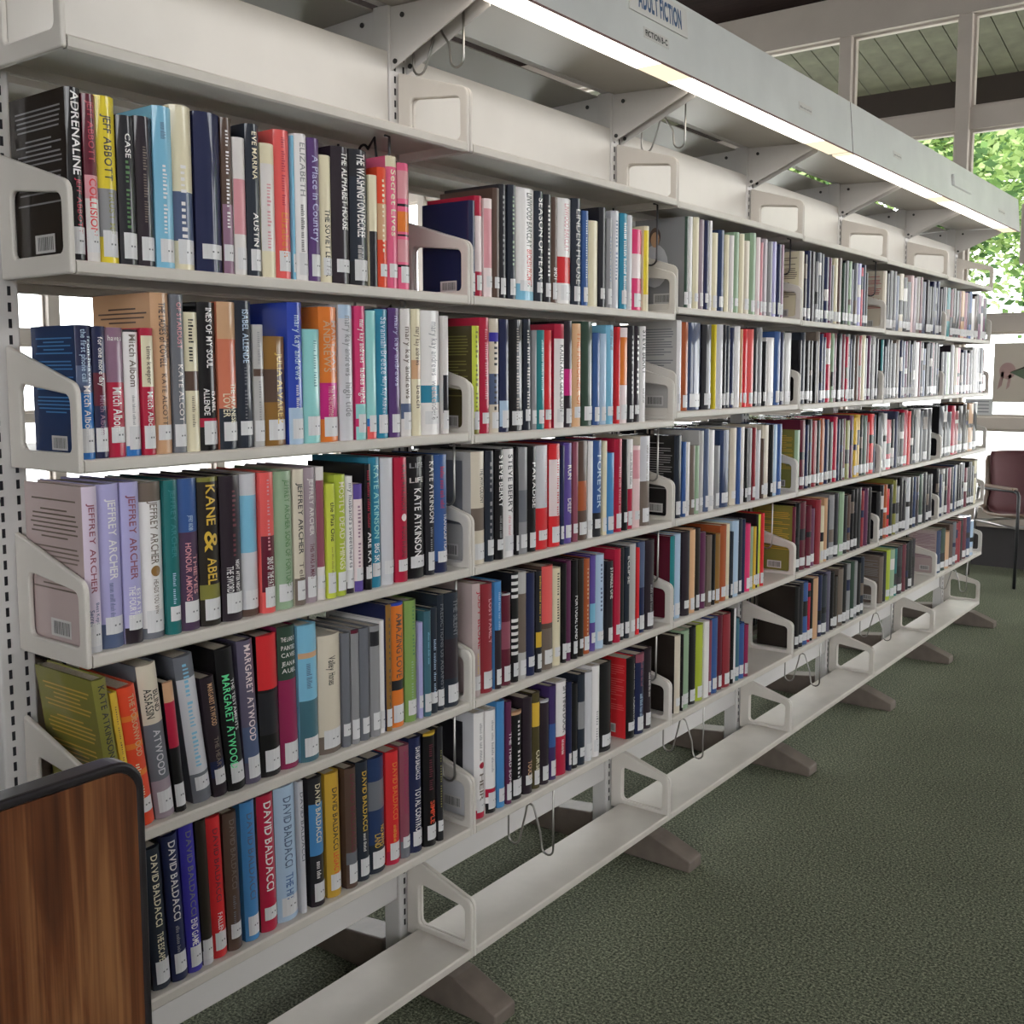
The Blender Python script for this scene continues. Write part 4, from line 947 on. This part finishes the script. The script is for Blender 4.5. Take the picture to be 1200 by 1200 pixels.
def world_book(dst, key, y0, w, h, col, bands=()):
    """the same book added to the mesh of the far, uncountable rows"""
    row, bay, i = key; z = LIPS[row][bay] + .020; rr = random.Random(bay * 1000 + ROWS.index(row) * 100 + i)
    d = min(.168, h * .66); xo = -.010 - rr.uniform(0, .006)
    cv, pg, lb, ns = book_parts(w - .0006, h, d, col, bands, COVERS.get(key), i, (.9, 0, .010 + rr.choice((0, .006)), .046) if rr.random() < .85 else None)
    parts = [(cv, None)]; p = MB(); p.box(*pg, LIN['linen']); parts.append((p, None))
    if lb: parts.append((lb, None))
    if key in PRINT: parts += [(q_, None) for q_ in cover_print(key, w, h, d)]
    far_smooth.append((len(dst.f), ns))
    for q, _ in parts: dst.add([(x + xo, y + y0 + w / 2, zz + z) for x, y, zz in q.v], [tuple(f) for f in q.f], list(q.c))

FAR = {  # colour runs of the bays beyond: (start, end of the run within the bay, mean height, colours)
 ('B', 3): (.02, .74, .245, 'linen plumblack navy plumblack grey slategrey slateblack navy plum plumblack cream brown forest charcoal sage navy slategrey lilac crimson navy black'),
 ('C', 3): (.03, .895, .255, 'charcoal slateblack black blackbrown black taupe navy navy crimson sage maroon black slateblack maroon crimson grey navy charcoal brown brick cream grey plum black lightgrey charcoal'),
 ('D', 3): (.02, .895, .245, 'sage maroon navy charcoal brick black orangebrown navy black crimson navy charcoal maroon olive plum gold mustard black forest brick red navy'),
 ('E', 3): (.02, .86, .245, 'maroon black maroon maroon plum brick cream tan slateblack grey charcoal sage black brown black black black brick plum black'),
 ('F', 3): (.06, .80, .235, 'black charcoal denim crimson black tan navy slateblack plumgrey black blackbrown taupe black grey forest grey black slateblack'),
 ('B', 4): (.02, .89, .25, 'linen charcoal black grey nightblue linen black plumblack rosewhite mauvegrey taupe maroon navy plumblack black charcoal navy grey navy plumblack'),
 ('C', 4): (.02, .895, .25, 'teal slateblack slateblack black charcoal taupe navy nightblue plum blackbrown navy black black white maroon slategrey slate charcoal black slateblack maroon charcoal black'),
 ('D', 4): (.02, .80, .245, 'slateblack white crimson black navy charcoal black crimson red black slateblack lightgrey slateblack charcoal charcoal'),
 ('E', 4): (.02, .86, .24, 'black black orangebrown red black olive grey black charcoal palegrey black nightblue plumblack forest charcoal charcoal charcoal'),
 ('F', 4): (.10, .62, .22, 'taupe charcoal limegreen sage tealgreen plumblack maroon charcoal black plumblack'),
 ('B', 5): (.02, .87, .24, 'plumblack teal maroon charcoal charcoal maroon tan rosewood navy denim white brown black mauve white plum forest'),
 ('C', 5): (.02, .87, .24, 'charcoal slateblack sage plumblack linen rose black navy maroon charcoal lightgrey white grey slateblack maroon'),
 ('D', 5): (.02, .76, .25, 'slateblack black slateblack crimson brick blackbrown blackbrown olivebrown tan black'),
 ('E', 5): (.02, .82, .24, 'black navy lightgrey charcoal rosewood black nightblue slategrey charcoal black slategrey maroon black charcoal charcoal cream taupe'),
 ('F', 5): (.06, .78, .22, 'nightblue forest tan brown slategrey brick brick black maroon nightblue paleblue'),
}
allb = []
for (row, bay), lst in BK.items():
    for i, e in enumerate(lst):
        y0, w, h = e[0] / 1000, e[1] / 1000, e[2] / 1000
        allb.append(((row, bay, i), y0, w, h, e[3], e[4] if len(e) > 4 else [], e[5] if len(e) > 5 else [], e[6] if len(e) > 6 else 0))
def shown(b):
    dv = Vector((0, b[1], LIPS[b[0][0]][b[0][1]])) - CAM; return b[2] * b[3] / dv.length ** 3
order = sorted(allb, key=shown, reverse=True); near = set(b[0] for b in order[:300])
far_mb = MB(); far_smooth = []
for b in allb:
    if b[0] in near: make_book(*b)
    else: world_book(far_mb, *b[:6])
RF = random.Random(77)
for (row, bay), (a, e, hm, cols) in FAR.items():
    cols = cols.split(); ws = [RF.uniform(.7, 1.35) for _ in cols]; tot = sum(ws); y = bay * W + a
    for i, (c, wi) in enumerate(zip(cols, ws)):
        w = wi / tot * (e - a); h = hm + RF.choice((-.028, -.012, -.004, 0, .004, .006)); bands = []
        if RF.random() < .5: f0 = RF.uniform(.1, .6); bands = [(f0, f0 + RF.uniform(.08, .25), RF.choice(('pale', 'black', 'black', 'charcoal', 'navy', 'taupe')))]
        world_book(far_mb, (row, bay, i), y, w - .0004, h, c, bands); y += w
for row in 'BCDEF':                      # books on the window side, seen only over the tops of the front ones
    for bay in range(6):
        if (row in 'BCD' and bay == 0) or (row == 'B' and bay == 1): continue
        y = bay * W + .03
        while y < bay * W + RF.uniform(.6, .85):
            w = RF.uniform(.018, .045); h = RF.choice((.21, .225, .235, .24)); col = RF.choice(('charcoal', 'taupe', 'slategrey', 'brown', 'navy', 'grey', 'maroon', 'black', 'lightgrey')); d = .15
            cv, pg, lb, ns = book_parts(w - .0006, h, d, col, [], None, 0, None); p = MB(); p.box(*pg, LIN['linen'])
            for q in (cv, p): far_mb.add([(-.4405 - x, y + w / 2 - yy, zz + LIPS[row][bay] + .02) for x, yy, zz in q.v], [tuple(f) for f in q.f], list(q.c))
            y += w
sm = np.zeros(len(far_mb.f), bool)
for a_, n_ in far_smooth: sm[a_:a_ + n_] = True
o = far_mb.build('distant_books', M_JACKET); o.data.polygons.foreach_set('use_smooth', sm); tag(o, 'tight rows of library books in the bays towards the windows', 'books', kind='stuff')

# ------------------------------------------------------------------ wood-grain panel in the foreground
p_ = thing('carrel_panel', 'wood-grain laminate end panel with black edging in the foreground', 'panel', (.35, -.150, 0))
pl = rounded_quad([(-1.1, .02), (-.010, .02), (-.010, .982), (-1.1, .982)], [.01, .01, .030, .030], 8)
def slab(poly, x0, x1, name, m_, par, bev):
    n = len(poly); m = MB(); v = [(x0, y, z) for y, z in poly] + [(x1, y, z) for y, z in poly]
    m.add(v, [tuple(range(n)), tuple(range(2 * n - 1, n - 1, -1))] + [(i, n + i, n + (i + 1) % n, (i + 1) % n) for i in range(n)])
    me = fix_normals(m.mesh(name, m_)); return obj(name, bevelled(me, bev) if bev else me, par)
slab(pl, -.014, .0142, 'wood_face', M_WOOD, p_, 0)
po = rounded_quad([(-1.112, 0), (0, 0), (0, .994), (-1.112, .994)], [.01, .01, .038, .038], 8)
n = len(pl); m = MB(); v = [(x, y, z) for x in (-.016, .016) for y, z in po] + [(x, y, z) for x in (-.016, .016) for y, z in pl]
f = []
for i in range(n):
    j = (i + 1) % n; f += [(i, j, n + j, n + i), (2 * n + j, 2 * n + i, 3 * n + i, 3 * n + j), (i, j, 2 * n + j, 2 * n + i), (n + j, n + i, 3 * n + i, 3 * n + j)]
m.add(v, f); me = fix_normals(m.mesh('edge_band', M_EDGE)); obj('edge_band', bevelled(me, .004, 3, 50), p_)

# ------------------------------------------------------------------ chair by the window
c_ = thing('armchair', 'brown shell chair with metal legs and arms under the window', 'chair', (-.06, 7.03, 0), math.radians(-40))
def shell(name, m_, off, sc_=1.0):
    prof = [(.22, .435), (.20, .452), (.12, .446), (.0, .432), (-.12, .428), (-.18, .440), (-.212, .50), (-.225, .60), (-.245, .72), (-.27, .82), (-.285, .86)]
    hw = [.20, .22, .235, .235, .23, .225, .22, .215, .205, .19, .165]; k = 9; v = []; f = []
    for (x, z), w_ in zip(prof, hw):
        for i in range(k):
            t = -1 + 2 * i / (k - 1); v.append((x + .045 * t * t * (1 if z > .5 else 0) + off[0], t * w_ * sc_, z + (.03 * t * t if z < .5 else 0) + off[1]))
    for a in range(len(prof) - 1):
        for i in range(k - 1): f.append((a * k + i, a * k + i + 1, (a + 1) * k + i + 1, (a + 1) * k + i))
    m = MB(); m.add(v, f); me = m.mesh(name, m_, True); bm = bmesh.new(); bm.from_mesh(me); bmesh.ops.recalc_face_normals(bm, faces=bm.faces)
    r = bmesh.ops.solidify(bm, geom=bm.faces[:], thickness=.018); bm.to_mesh(me); bm.free(); return obj(name, me, c_)
shell('seat_shell', M_SEAT, (0, 0)); shell('upholstery', M_SEAT_IN, (.034, .030), .84)
for sy in (-1, 1):
    m = MB(); m.tube([(.20, sy * .25, 0), (.205, sy * .25, .40), (.205, sy * .25, .62), (.19, sy * .25, .645), (.16, sy * .25, .65), (-.20, sy * .25, .64)], .011, 10); m.build('leg', M_BLACKMETAL, c_, True)
    m = MB(); m.tube([(-.30, sy * .24, 0), (-.24, sy * .24, .40), (-.20, sy * .25, .64)], .011, 10); m.build('leg', M_CHROME, c_, True)
    m = MB(); m.tube([(.205, sy * .25, .405), (-.24, sy * .24, .405)], .009, 8); m.build('side_rail', M_CHROME, c_, True)
    m = MB(); m.box(-.19, .17, sy * .25 - .02, sy * .25 + .02, .652, .672); obj('armrest', bevelled(m.mesh('armrest', M_SEAT), .006), c_)
m = MB(); m.tube([(-.22, -.24, .41), (-.22, .24, .41)], .009, 8); m.build('cross_rail', M_CHROME, c_, True)
m = MB(); m.tube([(.17, -.245, .41), (.17, .245, .41)], .009, 8); m.build('cross_rail', M_CHROME, c_, True)

# ------------------------------------------------------------------ papers in the window
t_ = thing('window_poster', 'beige poster with a pink shape and a green pointed shape on the far window', 'poster', (-.415, 7.425, 1.222))
m = MB(); m.box(0, .62, 0, .003, 0, .425); m.build('sheet', M_POSTER, t_)
def pic(pts, c, name, dy=-.0006):
    m = MB(); m.add([(x, dy, z) for x, z in pts], [tuple(range(len(pts)))], c); m.build(name, M_INK, t_)
pic([(.04 + .055 + .055 * math.cos(a * .3927), .225 + .06 * math.sin(a * .3927)) for a in range(16)], lin('a98a86'), 'printed_shape')
pic([(.055, .22), (.075, .22), (.06, .12), (.03, .09)], lin('a98a86'), 'printed_shape'); pic([(.105, .20), (.125, .20), (.11, .11), (.09, .09)], lin('a98a86'), 'printed_shape')
pic([(.11, .215), (.25, .275), (.45, .27), (.50, .2), (.40, .15), (.24, .15)], lin('5f6f5a'), 'printed_shape', -.0009)
pic([(.11, .215), (.22, .262), (.34, .29), (.33, .278), (.21, .245)], lin('2e2620'), 'printed_shape', -.0012)
pic([(.20, .30), (.26, .35), (.34, .30)], lin('a98a86'), 'printed_shape')
n_ = thing('window_notice', 'small white notice taped below the poster on the far window', 'notice', (-.60, 7.425, 1.125))
m = MB(); m.box(0, .19, 0, .002, 0, .12); m.build('sheet', mat('notice_paper', (.62, .62, .62), .7), n_)
for k in range(4):
    m = MB(); m.box(.015, .165, -.0006, 0, .02 + k * .025, .028 + k * .025); m.build('print_line', mat('notice_ink', (.25, .25, .27), .7), n_)
# hanging sign at the right edge
h_ = thing('hanging_sign', 'pale grey board hanging from the ceiling at the right edge', 'sign', (-.085, 6.5, 2.12))
m = MB(); m.box(0, .9, 0, .02, 0, .37); obj('board', bevelled(m.mesh('board', M_FRAME), .003), h_)
for x in (.08, .82):
    m = MB(); m.tube([(x, .01, .37), (x, .01, CZ - 2.12)], .003, 6); m.build('cord', M_WIRE_DARK, h_)

# ------------------------------------------------------------------ trees outside the far windows
def tree(x, y, h, spread, seed, label, n_leaf):
    rr = random.Random(seed); t_ = thing('tree', label, 'tree', (x, y, -.12), 0, 'trees outside the far windows')
    tr = MB(); tips = []
    def grow(p, d, ln, r, lev):
        pts = [p]; q = p.copy(); dd = d.copy()
        for s in range(4):
            dd = (dd + Vector((rr.uniform(-.22, .22), rr.uniform(-.22, .22), rr.uniform(-.05, .16)))).normalized(); q = q + dd * ln / 4; pts.append(q.copy())
            if lev >= 1: tips.append((q.copy(), lev))
        # taper by two tubes
        tr.tube(pts[:3], r, 7); tr.tube(pts[2:], r * .72, 6)
        if lev < 3:
            for s in range(3 if lev else 5):
                a = rr.uniform(0, 2 * math.pi); e = rr.uniform(.2, .75)
                nd = (dd * .35 + Vector((math.cos(a), math.sin(a), e)) * .8).normalized()
                grow(pts[rr.choice((2, 3, 4))].copy(), nd, ln * rr.uniform(.55, .72), r * .5, lev + 1)
    grow(Vector((0, 0, 0)), Vector((0, 0, 1)), h * .55, spread * .05, 0)
    tr.build('trunk', M_BARK, t_, True)
    m = MB(); V = []; F = []; C = []
    g = [lin(c) for c in ('86a05e', 'a2b97a', '6e8c54', 'c0d199', '55724a')]
    cl = [t[0] for t in tips]
    for k in range(70):                          # leaf clumps fill the crown
        a = rr.uniform(0, 2 * math.pi); e = math.acos(rr.uniform(-1, 1)); q = rr.uniform(.45, 1.0)
        cl.append(Vector((q * spread * .55 * math.sin(e) * math.cos(a), q * spread * .45 * math.sin(e) * math.sin(a), h * .62 + q * h * .36 * math.cos(e))))
    for i in range(n_leaf):
        c = rr.choice(cl) + Vector((rr.gauss(0, .36), rr.gauss(0, .36), rr.gauss(-.05, .28)))
        a = Vector((rr.uniform(-1, 1), rr.uniform(-1, 1), rr.uniform(-.7, .4))).normalized(); b = a.cross(Vector((rr.uniform(-1, 1), rr.uniform(-1, 1), rr.uniform(-1, 1)))).normalized()
        l = rr.uniform(.04, .085) * (1 if n_leaf > 20000 else 1.6); w = l * .5; o = len(V)
        V += [tuple(c - a * l), tuple(c + b * w), tuple(c + a * l), tuple(c - b * w)]; F.append((o, o + 1, o + 2, o + 3)); C.append(rr.choice(g))
    m.add(V, F, C); tag(m.build('foliage', M_LEAF, t_), kind='stuff')
tree(-3.4, 13.6, 6.6, 4, 3, 'leafy green tree outside the far windows, behind the eave', 36000)
tree(.15, 12.6, 5.6, 4, 8, 'leafy green tree with low forked branches outside the far window', 42000)
tree(3.6, 13.4, 6.4, 4, 21, 'broad green tree outside the far windows at the right', 34000)
tree(-8.0, 18.5, 8, 5, 14, 'tall green tree beyond the corner of the far windows', 14000)
tree(-1.6, 19.5, 9, 5, 33, 'tall green tree farther out beyond the far windows', 14000)
tree(5.5, 20.5, 9, 5, 41, 'tall pale tree in the distance beyond the far windows', 14000)
